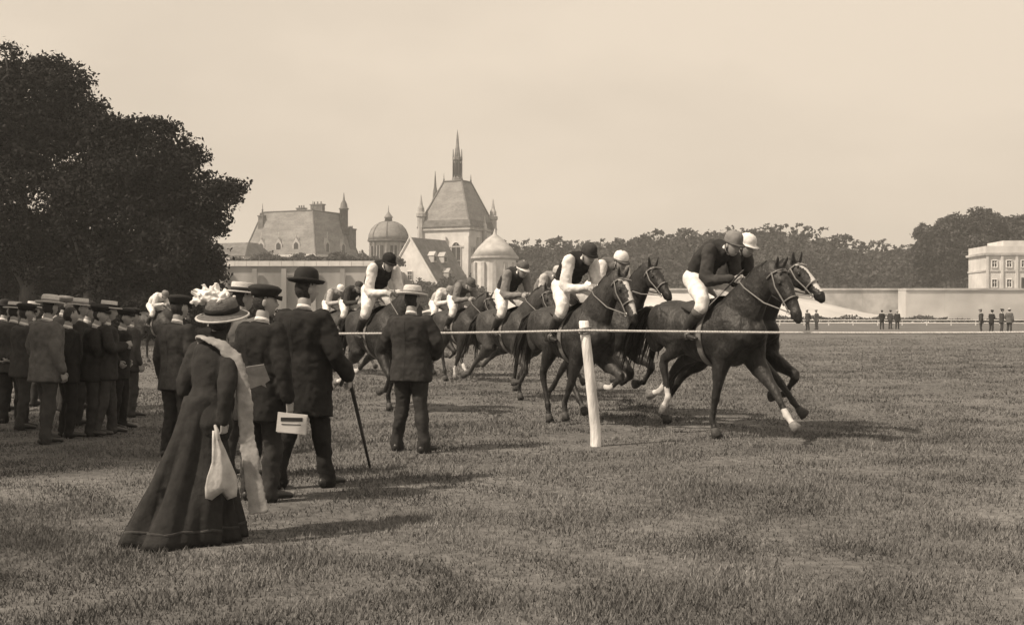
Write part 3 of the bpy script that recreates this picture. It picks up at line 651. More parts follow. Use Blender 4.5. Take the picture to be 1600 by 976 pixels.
def body_mesh(j, vox, hands, slim=-.012, hs=1.0, head_s=1.0):
    mb = MB(); torso(mb, j, slim)
    for k in 'LR':
        limb(mb, arm_pts(j, k), ARM, V((0, 1, 0)), slim * .7); limb(mb, leg_pts(j, k), LEG, V((0, 1, 0)), slim)
        limb(mb, [j['an' + k], lerp(j['an' + k], j['toe' + k], .5), j['toe' + k]], [.034, .034, .026], V((0, 1, 0)))
    mb.tube([j['neckb'] - V((0, 0, .02)), j['neckt'], j['head'] - j['up'] * .05], [.056, .053, .05])
    me = remesh(mb, vox, 3); ex = MB(); head_geo(ex, j['head'], j['fwd'], j['up'], head_s)
    for k, (d, n, t, c) in hands.items(): hand_geo(ex, j['wr' + k], d, n, t, c, hs, 0)
    return join_mesh(me, ex)

def hat_geo(root, style, c, fwd, up, m1, m2, s=1.0):
    """c = where the hat sits (centre of the head band)"""
    f = V(fwd).normalized(); u = V(up).normalized(); l = u.cross(f).normalized(); f = l.cross(u); rot = Matrix((f, l, u)).transposed()
    def L(prof, mats, name, parent, sx=1.0, sy=.86, n=28):
        mb = MB(); mb.lathe([(a * s, b * s) for a, b in prof], c, n, 0, sx, sy, rot); return mb.build(name, mats, parent)
    if style == 'boater':
        h = L([(.02, .0), (.172, -.004), (.176, .002), (.172, .010), (.108, .010), (.107, .030), (.105, .088), (.098, .095), (.02, .097)], m1, 'hat', root)
        L([(.100, .008), (.1105, .010), (.1095, .046), (.100, .048)], m2, 'hat_band', h)
    elif style == 'bowler':
        h = L([(.02, 0), (.11, -.002), (.150, .006), (.168, .026), (.162, .030), (.146, .015), (.106, .012), (.108, .05), (.104, .085), (.090, .115), (.062, .134), (.02, .140)], m1, 'hat', root)
        L([(.100, .010), (.1105, .012), (.1115, .042), (.100, .044)], m2, 'hat_band', h)
    elif style == 'panama':
        h = L([(.02, 0), (.11, .0), (.165, -.012), (.190, .004), (.186, .012), (.16, -.001), (.108, .012), (.110, .05), (.104, .085), (.088, .100), (.05, .094), (.02, .088)], m1, 'hat', root)
        L([(.100, .006), (.1125, .010), (.1125, .040), (.100, .042)], m2, 'hat_band', h)
    elif style == 'cap':
        mb = MB(); mb.lathe([(.02, -.005), (.098, -.01), (.104, .015), (.128, .045), (.130, .062), (.10, .085), (.05, .094), (.01, .095)], c, 24, 0, 1.08, .9, rot)
        h = mb.build('hat', m1, root); mb = MB(); cc = V(c)
        pr = [(.075, .075), (.10, .062), (.135, .04), (.15, 0), (.135, -.04), (.10, -.062), (.075, -.075)]
        mb.add([cc + (f * a + l * b + u * .008) * s for a, b in pr] + [cc + (f * a + l * b - u * (.012 + (a - .075) * .25)) * s for a, b in pr], [tuple(range(7)), tuple(range(13, 6, -1))] + [(i, i + 7, (i + 1) % 7 + 7, (i + 1) % 7) for i in range(7)])
        mb.build('peak', m1, h)
    elif style == 'jockey':
        h = L([(.02, -.02), (.100, -.02), (.107, .0), (.108, .03), (.102, .065), (.082, .095), (.048, .113), (.012, .118)], m1, 'cap', root, 1.05, .88)
        mb = MB(); cc = V(c); pr = [(.05, .092), (.10, .070), (.155, .045), (.178, 0), (.155, -.045), (.10, -.070), (.05, -.092)]
        mb.add([cc + (f * a + l * b - u * (.004 + a * .05)) * s for a, b in pr] + [cc + (f * a + l * b - u * (.016 + a * .10)) * s for a, b in pr], [tuple(range(7)), tuple(range(13, 6, -1))] + [(i, i + 7, (i + 1) % 7 + 7, (i + 1) % 7) for i in range(7)])
        mb.build('peak', m2, h)
        mb = MB(); mb.ell(cc + u * .118 * s, (.012, .012, .01)); mb.build('button', m2, h)
        mb = MB(); mb.lathe([(.101 * s, -.022 * s), (.1105 * s, -.018 * s), (.1105 * s, .004 * s), (.101 * s, .006 * s)], c, 24, 0, 1.05, .88, rot); mb.build('cap_band', m2, h)
    return h

def spectator(label, loc, heading, H, coat, trous, hat, hatm, bandm, arms=None, stance=.12, stride=.0, yaw=0.0, pitch=0.0, vox=.018, hands=None, coat_len=.74, lean=.0, hair=None, group=None, collar=True, fat=0.022):
    sc_ = H / 1.75; root = empty('person', loc, R(heading), sc_); tag(root, label, 'person', group)
    arms = arms or {'L': HANG(1), 'R': HANG(-1)}; j = standing(arms, stance, lean, stride, R(yaw), R(pitch))
    if hands is None:
        hands = {}
        for k, s in (('L', 1), ('R', -1)):
            d = j['wr' + k] - j['el' + k]; hands[k] = (d, V((0, -s, 0)), V((1, 0, 0)), .45)
    link('body', body_mesh(j, vox, hands), [M_skin, M_eye], root)
    mb = MB()                                                         # jacket
    a = .018 + fat
    mb.tube([V((-.01, 0, coat_len)), V((-.005, 0, coat_len + .1)), j['pelvis'], j['waist'], j['chest'], j['upper'], lerp(j['upper'], j['neckb'], .55), lerp(j['upper'], j['neckb'], .95)],
            [(.205 + fat, .155 + fat), (.20 + fat, .15 + fat), (.186 + fat, .138 + fat), (.152 + a, .112 + a), (.172 + a, .125 + a), (.178 + a, .116 + a), (.150 + a, .095 + a), (.072, .07)], n=20, rnd=False)
    for k in 'LR':
        limb(mb, arm_pts(j, k)[:-1] + [lerp(j['el' + k], j['wr' + k], .93)], [.064, .068, .062, .059, .056, .050], V((0, 1, 0)), fat * .3, mi=0)
    jk = link('jacket', remesh(mb, vox, 2, .5, .016), coat, root)
    if vox < .019:
        tr = BVHTree.FromPolygons([v.co for v in jk.data.vertices], [tuple(p.vertices) for p in jk.data.polygons]); pts = []
        for z in np.linspace(coat_len + .01, 1.42, 26):
            h_ = tr.ray_cast(V((-1, 0.004 * math.sin(z * 9), z)), V((1, 0, 0)))[0]
            if h_ is not None: pts.append(h_ + V((.001, 0, 0)))
        if len(pts) > 4:
            g_ = MB(); g_.tube(pts, [(.004, .004)] * len(pts), n=6); g_.build('back_seam', M_felt, jk)
        for s in (1, -1):
            q_ = [tr.ray_cast(V((-.02 + .03 * i, s * 1.0, coat_len + .20 + .01 * i)), V((0, -s, 0)))[0] for i in range(5)]
            q_ = [p for p in q_ if p is not None and abs(p.y) < .3]
            if len(q_) > 2: g_ = MB(); g_.tube(q_, [(.018, .006)] * len(q_), side=V((0, 0, 1)), n=6); g_.build('pocket_flap', coat, jk)
    mb = MB()
    for s, k in ((1, 'L'), (-1, 'R')):
        p = leg_pts(j, k); an = j['an' + k]
        limb(mb, [V((0, s * .08, .99))] + p[:-1] + [an + V((0, 0, .03)), an + V((.01, 0, -.035))], [.10, .105, .100, .084, .078, .073, .068, .074], V((0, 1, 0)))
    link('trousers', remesh(mb, vox, 1, .5, .019), trous, root)
    for k in 'LR':
        mb = MB(); an = j['an' + k]; to = j['toe' + k]; hl = an + (an - to).normalized() * .05; hl.z = .045
        mb.tube([hl, V((an.x, an.y, .055)), lerp(an, to, .5) * 1.0, to + V((.02, 0, .008))], [(.036, .045), (.040, .052), (.043, .036), (.034, .026)], n=10); mb.build('shoe', M_leather, root)
    if collar:
        mb = MB(); c0 = j['neckb'] + V((.0, 0, .012)); c1 = lerp(j['neckb'], j['neckt'], .46)
        mb.tube([c0, c1], [(.064, .065), (.0575, .060)], n=18, rnd=False); mb.build('collar', M_white, root)
        mb = MB(); pts = []
        for i in range(15):
            t = -2.2 + 4.4 * i / 14; pts.append(lerp(j['neckb'], j['neckt'], .1) + V((-.082 * math.cos(t), .086 * math.sin(t), -.012 - .03 * abs(t) / 2.2)))
        mb.tube(pts, [(.010, .024)] * 15, side=V((-1, 0, 0)), n=8); mb.build('coat_collar', coat, root)
    hair_geo(j['head'], j['fwd'], j['up']).build('hair', hair or M_hair, root)
    if hat:
        tilt = V((.0, 0, 1)) + j['fwd'] * .10; hat_geo(root, hat, j['head'] + V((0, 0, .058)) - j['fwd'] * .004, j['fwd'], tilt, hatm, bandm)
    return root, j

# ------------------------------------------------------------------ racehorse
TR = [(-.86, 1.42, 1.24, .06), (-.80, 1.50, 1.12, .16), (-.66, 1.565, 1.04, .235), (-.48, 1.575, 1.00, .265), (-.28, 1.54, .955, .270), (-.05, 1.505, .885, .285), (.18, 1.52, .835, .285), (.36, 1.585, .83, .262), (.50, 1.59, .88, .24), (.62, 1.52, .97, .20), (.72, 1.42, 1.04, .15), (.78, 1.33, 1.12, .08)]
FORE = (.30, .44, .28, .125); HIND = (.39, .46, .42, .125)
def leg_chain(kind, s, ang):
    p = V((.56, s * .135, 1.19)) if kind == 'F' else V((-.52, s * .14, 1.28)); out = [p]
    for i, (L, a) in enumerate(zip(FORE if kind == 'F' else HIND, ang)):
        a = R(a); y = s * ((0, -.01, -.015, 0)[i] if kind == 'F' else (.03, -.02, -.02, 0)[i]); p = p + V((math.sin(a) * L, y, -math.cos(a) * L)); out.append(p)
    return out
def hoof_pts(ch, ang):
    a = R(ang[3] * .85); d = V((math.sin(a), 0, -math.cos(a))); return ch[-1], ch[-1] + d * .085, d
def horse(label, loc, heading, scale, pose, poll, nose, coat, socks='', blaze=False, bend=0.0, vox=.02, mane_m=None):
    legs = {k: leg_chain(k[0], 1 if k[1] == 'L' else -1, pose[k]) for k in ('FL', 'FR', 'HL', 'HR')}
    zmin = min(hoof_pts(legs[k], pose[k])[1].z for k in legs) ; dz = -zmin + .012
    root = empty('racehorse', (loc[0], loc[1], 0), R(heading), scale); tag(root, label, 'horse', 'racehorses galloping round the bend')
    up = V((0, 0, dz)); mane_m = mane_m or M_mane
    for k in legs: legs[k] = [p + up for p in legs[k]]
    mb = MB()
    mb.tube([V((x, 0, (a + b) / 2 + dz)) for x, a, b, w_ in TR], [(w_, (a - b) / 2) for x, a, b, w_ in TR], n=20)
    poll = V((poll[0], bend * .55, poll[1])) + up; nose = V((nose[0], bend, nose[1])) + up
    base = V((.42, 0, 1.30 + dz)); mid = lerp(base, poll, .5) + V((-.02, 0, .035))
    nk = [base, lerp(base, mid, .5) + V((0, 0, .0)), mid, lerp(mid, poll, .5) + V((-.01, 0, .02)), poll - (poll - mid).normalized() * .03]
    mb.tube(nk, [(.185, .33), (.155, .275), (.118, .215), (.094, .175), (.08, .14)], n=16)
    ax = (nose - poll).normalized(); HL_ = (nose - poll).length; hs = HL_ / .60; sd = V((0, 1, 0)); sd = (sd - ax * sd.dot(ax)).normalized(); un = ax.cross(sd)      # un: throat side
    if un.z > 0: un = -un
    hd = [(-.04, .02, .055, .06), (.05, .03, .085, .105), (.16, .035, .092, .135), (.27, .015, .078, .112), (.38, .0, .062, .085), (.47, -.003, .052, .066), (.55, 0, .056, .064), (.60, .008, .045, .048)]
    mb.tube([poll + ax * t * hs + un * o for t, o, a, b in hd], [(a, b) for t, o, a, b in hd], side=sd, n=16)
    mb.ell(poll + ax * .545 * hs + un * .05, (.035, .035, .026))                                   # lower lip
    for s in (1, -1):
        mb.ell(poll + ax * .20 * hs + un * .07 + sd * s * .055, (.075, .03, .075))                 # cheek
        mb.ell(poll + ax * .17 * hs - un * .045 + sd * s * .062, (.035, .025, .03))                # brow over the eye
        e0 = poll + ax * .0 - un * .055 + sd * s * .045; ed = (-un * .75 - ax * .55 + sd * s * .25).normalized()
        mb.tube([e0 - ed * .03, e0 + ed * .04, e0 + ed * .09, e0 + ed * .135], [(.026, .022), (.034, .020), (.025, .016), (.007, .006)], side=sd, n=8)
        mb.ell(V((.56, s * .125, 1.20 + dz)), (.17, .085, .21)); mb.ell(V((.70, s * .085, 1.20 + dz)), (.10, .085, .14))        # shoulder, breast
        mb.ell(V((-.55, s * .15, 1.30 + dz)), (.25, .115, .24)); mb.ell(V((-.70, s * .12, 1.18 + dz)), (.14, .085, .22))         # haunch
    for k, c in legs.items():
        if k[0] == 'F':
            P = [c[0] + V((-.02, 0, .10)), c[0], lerp(c[0], c[1], .6), c[1], lerp(c[1], c[2], .25), lerp(c[1], c[2], .7), c[2] - (c[2] - c[1]).normalized() * .03, lerp(c[2], c[3], .12), lerp(c[2], c[3], .5), lerp(c[2], c[3], .88), c[3], lerp(c[3], c[4], .55), c[4]]
            Q = [(.09, .16), (.105, .175), (.105, .155), (.097, .13), (.084, .105), (.057, .064), (.050, .055), (.047, .050), (.031, .038), (.033, .041), (.040, .046), (.032, .034), (.040, .042)]
        else:
            P = [c[0] + V((-.02, 0, .06)), c[0], lerp(c[0], c[1], .55), c[1], lerp(c[1], c[2], .3), lerp(c[1], c[2], .72), c[2] - (c[2] - c[1]).normalized() * .03, lerp(c[2], c[3], .12), lerp(c[2], c[3], .5), lerp(c[2], c[3], .9), c[3], lerp(c[3], c[4], .55), c[4]]
            Q = [(.12, .22), (.13, .235), (.13, .205), (.112, .16), (.092, .122), (.055, .068), (.048, .062), (.045, .055), (.033, .041), (.034, .042), (.041, .047), (.032, .034), (.040, .042)]
        mb.tube(P, Q, n=12)
    me = remesh(mb, vox, 3, .5, .007)
    # markings: white socks, blaze, dark nostrils
    npoly = len(me.polygons); ce = np.empty(npoly * 3); me.polygons.foreach_get('center', ce); ce = ce.reshape(-1, 3); mi = np.zeros(npoly, int)
    for k in socks.split():
        a, b = np.array(lerp(legs[k][2], legs[k][3], .82)), np.array(legs[k][4]); m_ = (a + b) / 2; L = np.linalg.norm(b - a) / 2 + .06
        dist = np.linalg.norm(ce - m_, axis=1); wob = np.array([noise.noise(V(p) * 9) for p in ce[dist < L]]) * .03; idx = np.where(dist < L)[0]; mi[idx[dist[idx] < L - .03 + wob]] = 1
    if blaze:
        rel = ce - np.array(poll); t = rel @ np.array(ax) / hs; q = rel @ np.array(un); y = rel @ np.array(sd); mi[(t > .08) & (t < .54) & (q < -.02) & (np.abs(y) < .03 + .012 * np.sin(t * 20))] = 1
    for s in (1, -1):
        pn = np.array(poll + ax * .565 * hs - un * .018 + sd * s * .040); mi[np.linalg.norm(ce - pn, axis=1) < .021] = 2
    me.polygons.foreach_set('material_index', mi)
    link('body', me, [coat, M_sock, M_eye], root)
    for s in (1, -1):
        g = MB(); g.ell(poll + ax * .19 * hs - un * .028 + sd * s * .085, (.019, .014, .019), n=10); g.build('eye', M_eye, root)
    for k in legs:
        t0, t1, d = hoof_pts(legs[k], pose[k]); g = MB(); fw = V((0, 1, 0)).cross(d)
        if fw.x < 0 and abs(d.z) > .5: fw = -fw
        g.tube([t0 - d * .02, t0 + d * .015, t1 + fw * .018], [(.041, .043), (.045, .051), (.055, .066)], n=14, rnd=False); g.build('hoof', M_horn if k in socks else M_hoof, root)
    # mane and tail
    g = MB(); cr = [lerp(nk[0], nk[1], .9), nk[2], nk[3], nk[4]]; rr = [.23, .18, .15, .12]
    for i in range(26):
        t = i / 25 * 3; a = min(int(t), 2); fr = t - a; p = lerp(cr[a], cr[a + 1], fr); rad_ = rr[a] * (1 - fr) + rr[a + 1] * fr
        tn = (cr[a + 1] - cr[a]).normalized(); upn = V((0, 1, 0)).cross(tn); upn = upn if upn.z > 0 else -upn
        s = random.choice((1, -1, -1)); p0 = p + upn * (rad_ - .015); ln = random.uniform(.09, .17)
        g.tube([p0, p0 + upn * .035 - tn * .03 + V((0, s * .02, 0)), p0 - tn * ln * .8 + V((0, s * .05, .01)), p0 - tn * ln * 1.35 + V((0, s * .07, -.04))], [(.020, .012), (.022, .012), (.015, .008), (.003, .003)], n=6)
    g.build('mane', mane_m, root)
    g = MB(); t0 = V((-.83, 0, 1.44 + dz))
    for i in range(22):
        a = random.uniform(-.1, .1); b = random.uniform(-.1, .1); ln = random.uniform(.55, .85)
        g.tube([t0 + V((.03, a * .2, b * .2)), t0 + V((-.13, a * .4, .02 + b * .3)), t0 + V((-.3 * ln - .05, a * .9, -.1 + b)), t0 + V((-.55 * ln, a * 1.4, -.36 * ln / .7 + b * 1.2)), t0 + V((-.68 * ln, a * 1.7, -.62 * ln / .7 + b * 1.3))], [(.022, .022), (.026, .024), (.024, .02), (.016, .012), (.002, .002)], n=6)
    g.build('tail', mane_m, root)
    # tack
    def loop(c, a_, b_, t, m_=14, u_=None):
        return [c + sd * a_ * math.cos(2 * math.pi * i / m_) + un * b_ * math.sin(2 * math.pi * i / m_) for i in range(m_)]
    g = MB()
    g.tube(loop(poll + ax * .38 * hs, .070, .094, 0), [.010] * 14, n=5, closed=True); g.tube(loop(poll + ax * .055 * hs + un * .03, .096, .118, 0), [.010] * 14, n=5, closed=True)
    bit = {}
    for s in (1, -1):
        bp = poll + ax * .50 * hs + un * .035 + sd * s * .062; bit[s] = bp
        g.tube([poll + ax * .05 * hs + sd * s * .098, poll + ax * .2 * hs + sd * s * .103 + un * .03, poll + ax * .36 * hs + sd * s * .075 + un * .03, bp], [.009] * 4, n=5)
    br = g.build('bridle', M_strap, root)
    g = MB(); g.tube([poll + ax * .085 * hs - un * .075 + sd * .085, poll + ax * .075 * hs - un * .088, poll + ax * .085 * hs - un * .075 - sd * .085], [.011] * 3, n=6); g.build('browband', M_pale if blaze else M_strap, br)
    for s in (1, -1):
        g = MB(); g.tube([bit[s] + V((.022 * math.cos(a), s * .004, .022 * math.sin(a))) for a in np.linspace(0, 6.283, 11)[:-1]], [.005] * 10, n=5, closed=True); g.build('bit_ring', M_steel, br)
        g = MB(); hp = V((.50, s * .05, 1.80 + dz)); g.tube([bit[s], lerp(bit[s], hp, .35) + V((0, s * .09, -.03)), lerp(bit[s], hp, .75) + V((0, s * .07, -.02)), hp], [.008] * 4, n=5); g.build('rein', M_strap, br)
    g = MB(); rs = []
    for x in (-.18, -.12, 0.0, .12, .22, .27):                              # light racing saddle, hugging the back
        zt_ = 1.515 + dz + .02 * (x > .1) + .035 * abs(x + .02) / .2; rs.append([V((x, y, zt_ + .028 - .9 * y * y * 1.6)) for y in np.linspace(-.26 + .25 * abs(x), .26 - .25 * abs(x), 9)])
    vs = [p for r_ in rs for p in r_] + [p - V((0, 0, .03)) for r_ in rs for p in r_]; n = 9; K = len(rs); o_ = n * K; fs = []
    for i in range(K - 1):
        for q in range(n - 1): a = i * n + q; fs += [(a, a + 1, a + n + 1, a + n), (o_ + a + n, o_ + a + n + 1, o_ + a + 1, o_ + a)]
    for i in range(K - 1): fs += [(i * n, (i + 1) * n, o_ + (i + 1) * n, o_ + i * n), ((i + 1) * n - 1, o_ + (i + 1) * n - 1, o_ + (i + 2) * n - 1, (i + 2) * n - 1)]
    g.add(vs, fs); sd_ = g.build('saddle', M_leather, root)
    g = MB(); g.tube([V((.16, .292 * math.cos(a), 1.178 + dz + .352 * math.sin(a))) for a in np.linspace(0, 6.283, 25)[:-1]], [(.045, .008)] * 24, side=V((1, 0, 0)), n=6, closed=True); g.build('girth', M_strap, sd_)
    return root, dz, scale

# ------------------------------------------------------------------ jockey (in the coordinates of his horse, base at the saddle)
def jockey(label, hr, silks, sleeve, cap, capb, pitch=0.0, lift=0.0, turn=0.0, breech=None, vox=.018, rise=0.0, whip=True, boots=None):
    root_h, dz, scale = hr; B = V((0, 0, 1.0))
    root = empty('person', (root_h.location.x, root_h.location.y, 1.0 * scale), root_h.rotation_euler.z, scale); tag(root, label, 'person', 'jockeys riding the racehorses')
    o = V((0, 0, dz)) - B; c, s_ = math.cos(pitch), math.sin(pitch)
    pv = V((-.12, 0, 1.835 + lift)) + o; c, s_ = math.cos(pitch - .05), math.sin(pitch - .05)
    def sp(d, h): return pv + V((d * c - h * s_, 0, d * s_ + h * c))
    j = dict(pelvis=pv, waist=sp(.10, .14), chest=sp(.25, .235), upper=sp(.355, .25), neckb=sp(.42, .245), neckt=sp(.475, .258)); hd = sp(.545, .29 + rise); j['head'] = hd
    j['fwd'] = V((.93, math.sin(turn), -.22)).normalized(); j['up'] = V((.2, 0, 1)).normalized()
    for s, k in ((1, 'L'), (-1, 'R')):
        j['sh' + k] = j['upper'] + V((0, s * .175, -.005)); j['el' + k] = lerp(j['upper'], V((.30, 0, 1.66)) + o, .75) + V((-.06, s * .26, -.01)); j['wr' + k] = V((.46, s * .065, 1.79)) + o
        j['hip' + k] = pv + V((0, s * .09, -.02)); j['kn' + k] = V((.24, s * .285, 1.52)) + o; j['an' + k] = V((-.04, s * .315, 1.20)) + o; j['toe' + k] = V((.13, s * .34, 1.145)) + o
    me = MB(); spn = [pv + V((-.05, 0, -.03)), pv, j['waist'], j['chest'], j['upper'], j['neckb'], j['neckt']]
    def tor(mb, add): mb.tube(spn, [(.13 + add, .09 + add), (.155 + add, .115 + add), (.135 + add, .10 + add), (.16 + add, .115 + add), (.17 + add, .10 + add), (.07 + add * .4, .065 + add * .4), (.055, .056)], n=16)
    tor(me, -.012)
    for k in 'LR':
        limb(me, arm_pts(j, k), ARM, V((0, 1, 0)), -.01); limb(me, leg_pts(j, k), LEG, V((0, 1, 0)), -.012); limb(me, [j['an' + k], lerp(j['an' + k], j['toe' + k], .5), j['toe' + k]], [.034, .034, .026], V((0, 1, 0)))
    me.tube([j['neckb'], j['neckt'], hd - j['up'] * .05], [.056, .053, .05])
    body = remesh(me, vox, 3); ex = MB(); head_geo(ex, hd, j['fwd'], j['up'])
    for k, s in (('L', 1), ('R', -1)): hand_geo(ex, j['wr' + k], V((.9, -s * .15, -.12)), V((-.1, -s, -.45)), V((.1, -s * .3, 1)), 1.15, 1.05)
    link('body', join_mesh(body, ex), [M_skin, M_eye], root)
    mb = MB(); a = .014
    mb.tube(spn[1:6], [(.16 + a, .12 + a), (.165 + a, .13 + a), (.182 + a, .14 + a), (.18 + a, .115 + a), (.082, .078)], n=18)
    link('silks', remesh(mb, vox, 1, .5, .02), silks, root)
    for k in 'LR':
        mb = MB(); limb(mb, arm_pts(j, k)[:-1] + [lerp(j['el' + k], j['wr' + k], .95)], [.082, .078, .072, .070, .062, .046], V((0, 1, 0))); link('sleeve', remesh(mb, vox, 1, .5, .018), sleeve, root)
    mb = MB(); mb.tube([pv + V((-.07, 0, -.04)), pv, lerp(pv, j['waist'], .75)], [(.14, .115), (.172, .132), (.155, .12)], n=16)
    for k in 'LR': limb(mb, leg_pts(j, k)[:4] + [lerp(j['kn' + k], j['an' + k], .28)], [.118, .110, .085, .074, .064], V((0, 1, 0)))
    link('breeches', remesh(mb, vox, 2, .5, .010), breech or M_white, root)
    for k, s in (('L', 1), ('R', -1)):
        mb = MB(); kn, an, to = j['kn' + k], j['an' + k], j['toe' + k]
        mb.tube([lerp(kn, an, .22), lerp(kn, an, .5), lerp(kn, an, .85), an + V((-.005, 0, -.03))], [.066, .067, .050, .052], n=12); mb.tube([an + V((-.05, 0, -.045)), an + V((.02, 0, -.035)), lerp(an, to, .6), to + V((.05, 0, 0))], [(.036, .04), (.04, .045), (.042, .034), (.03, .022)], n=10)
        b = link('boot', remesh(mb, .014, 2), boots or M_leather, root)
        mb = MB(); mb.tube([lerp(kn, an, .20), lerp(kn, an, .36)], [.070, .070], n=12, rnd=False); mb.build('boot_top', M_grey, b)
        mb = MB(); q = lerp(an, to, .55) + V((0, 0, -.03)); mb.tube([q + V((0, .05, 0)), q + V((0, -.05, 0)), q + V((0, -.052, .06)), q + V((0, 0, .11)), q + V((0, .052, .06))], [.007] * 5, side=V((1, 0, 0)), n=6, closed=True)
        mb.tube([q + V((0, 0, .11)), V((.10, s * .26, 1.50)) + o], [(.016, .005)] * 2, side=V((1, 0, 0)), n=6); mb.build('stirrup', M_strap, root)
    mb = MB(); mb.tube([lerp(j['neckb'], j['neckt'], .25), lerp(j['neckb'], j['neckt'], .8)], [.069, .060], n=16, rnd=False); mb.build('collar', M_white, root)
    hair_geo(hd, j['fwd'], j['up']).build('hair', M_hair, root)
    hat_geo(root, 'jockey', hd + j['up'] * .045 - j['fwd'] * .004, j['fwd'], j['up'] + j['fwd'] * .12, cap, capb)
    return root, j
def whip_thing(root, j, label):
    M = Matrix.Translation(root.location) @ Matrix.Rotation(root.rotation_euler.z, 4, 'Z') @ Matrix.Scale(root.scale[0], 4)
    a = j['wrR'] + V((.09, -.015, .03)); b = a + V((-.42, -.24, -.50)); w_ = empty('whip', M @ a); tag(w_, label, 'whip')
    q = (M @ b) - (M @ a); mb = MB(); mb.tube([-q * .12, V((0, 0, 0)), q * .3], [.011, .012, .009], n=8); mb.build('grip', M_leather, w_)
    mb = MB(); mb.tube([q * .28, q * .6 + V((0, 0, .01)), q], [.008, .0065, .004], n=6); mb.build('shaft', M_mid, w_)

POSE = dict(
    A=dict(FR=(-38, -14, -16, 20), FL=(8, 44, 34, 46), HR=(66, -58, 10, -30), HL=(52, -62, -40, -75)),
    B=dict(FL=(-4, 66, -58, -95), FR=(-42, -26, -34, 5), HL=(70, -16, 38, 45), HR=(58, -36, 14, 10)),
    C=dict(FL=(16, 66, -40, -80), FR=(14, 58, 40, 48), HL=(10, -56, -38, -10), HR=(30, -54, -20, 8)),
    D=dict(FL=(0, 70, -40, -80), FR=(-8, 52, -66, -105), HL=(46, -44, 4, 22), HR=(18, -56, -46, -60)),
    E=dict(FL=(-38, -20, -24, 15), FR=(-26, 40, -48, -85), HL=(36, -70, -60, -95), HR=(24, -64, -52, -80)))

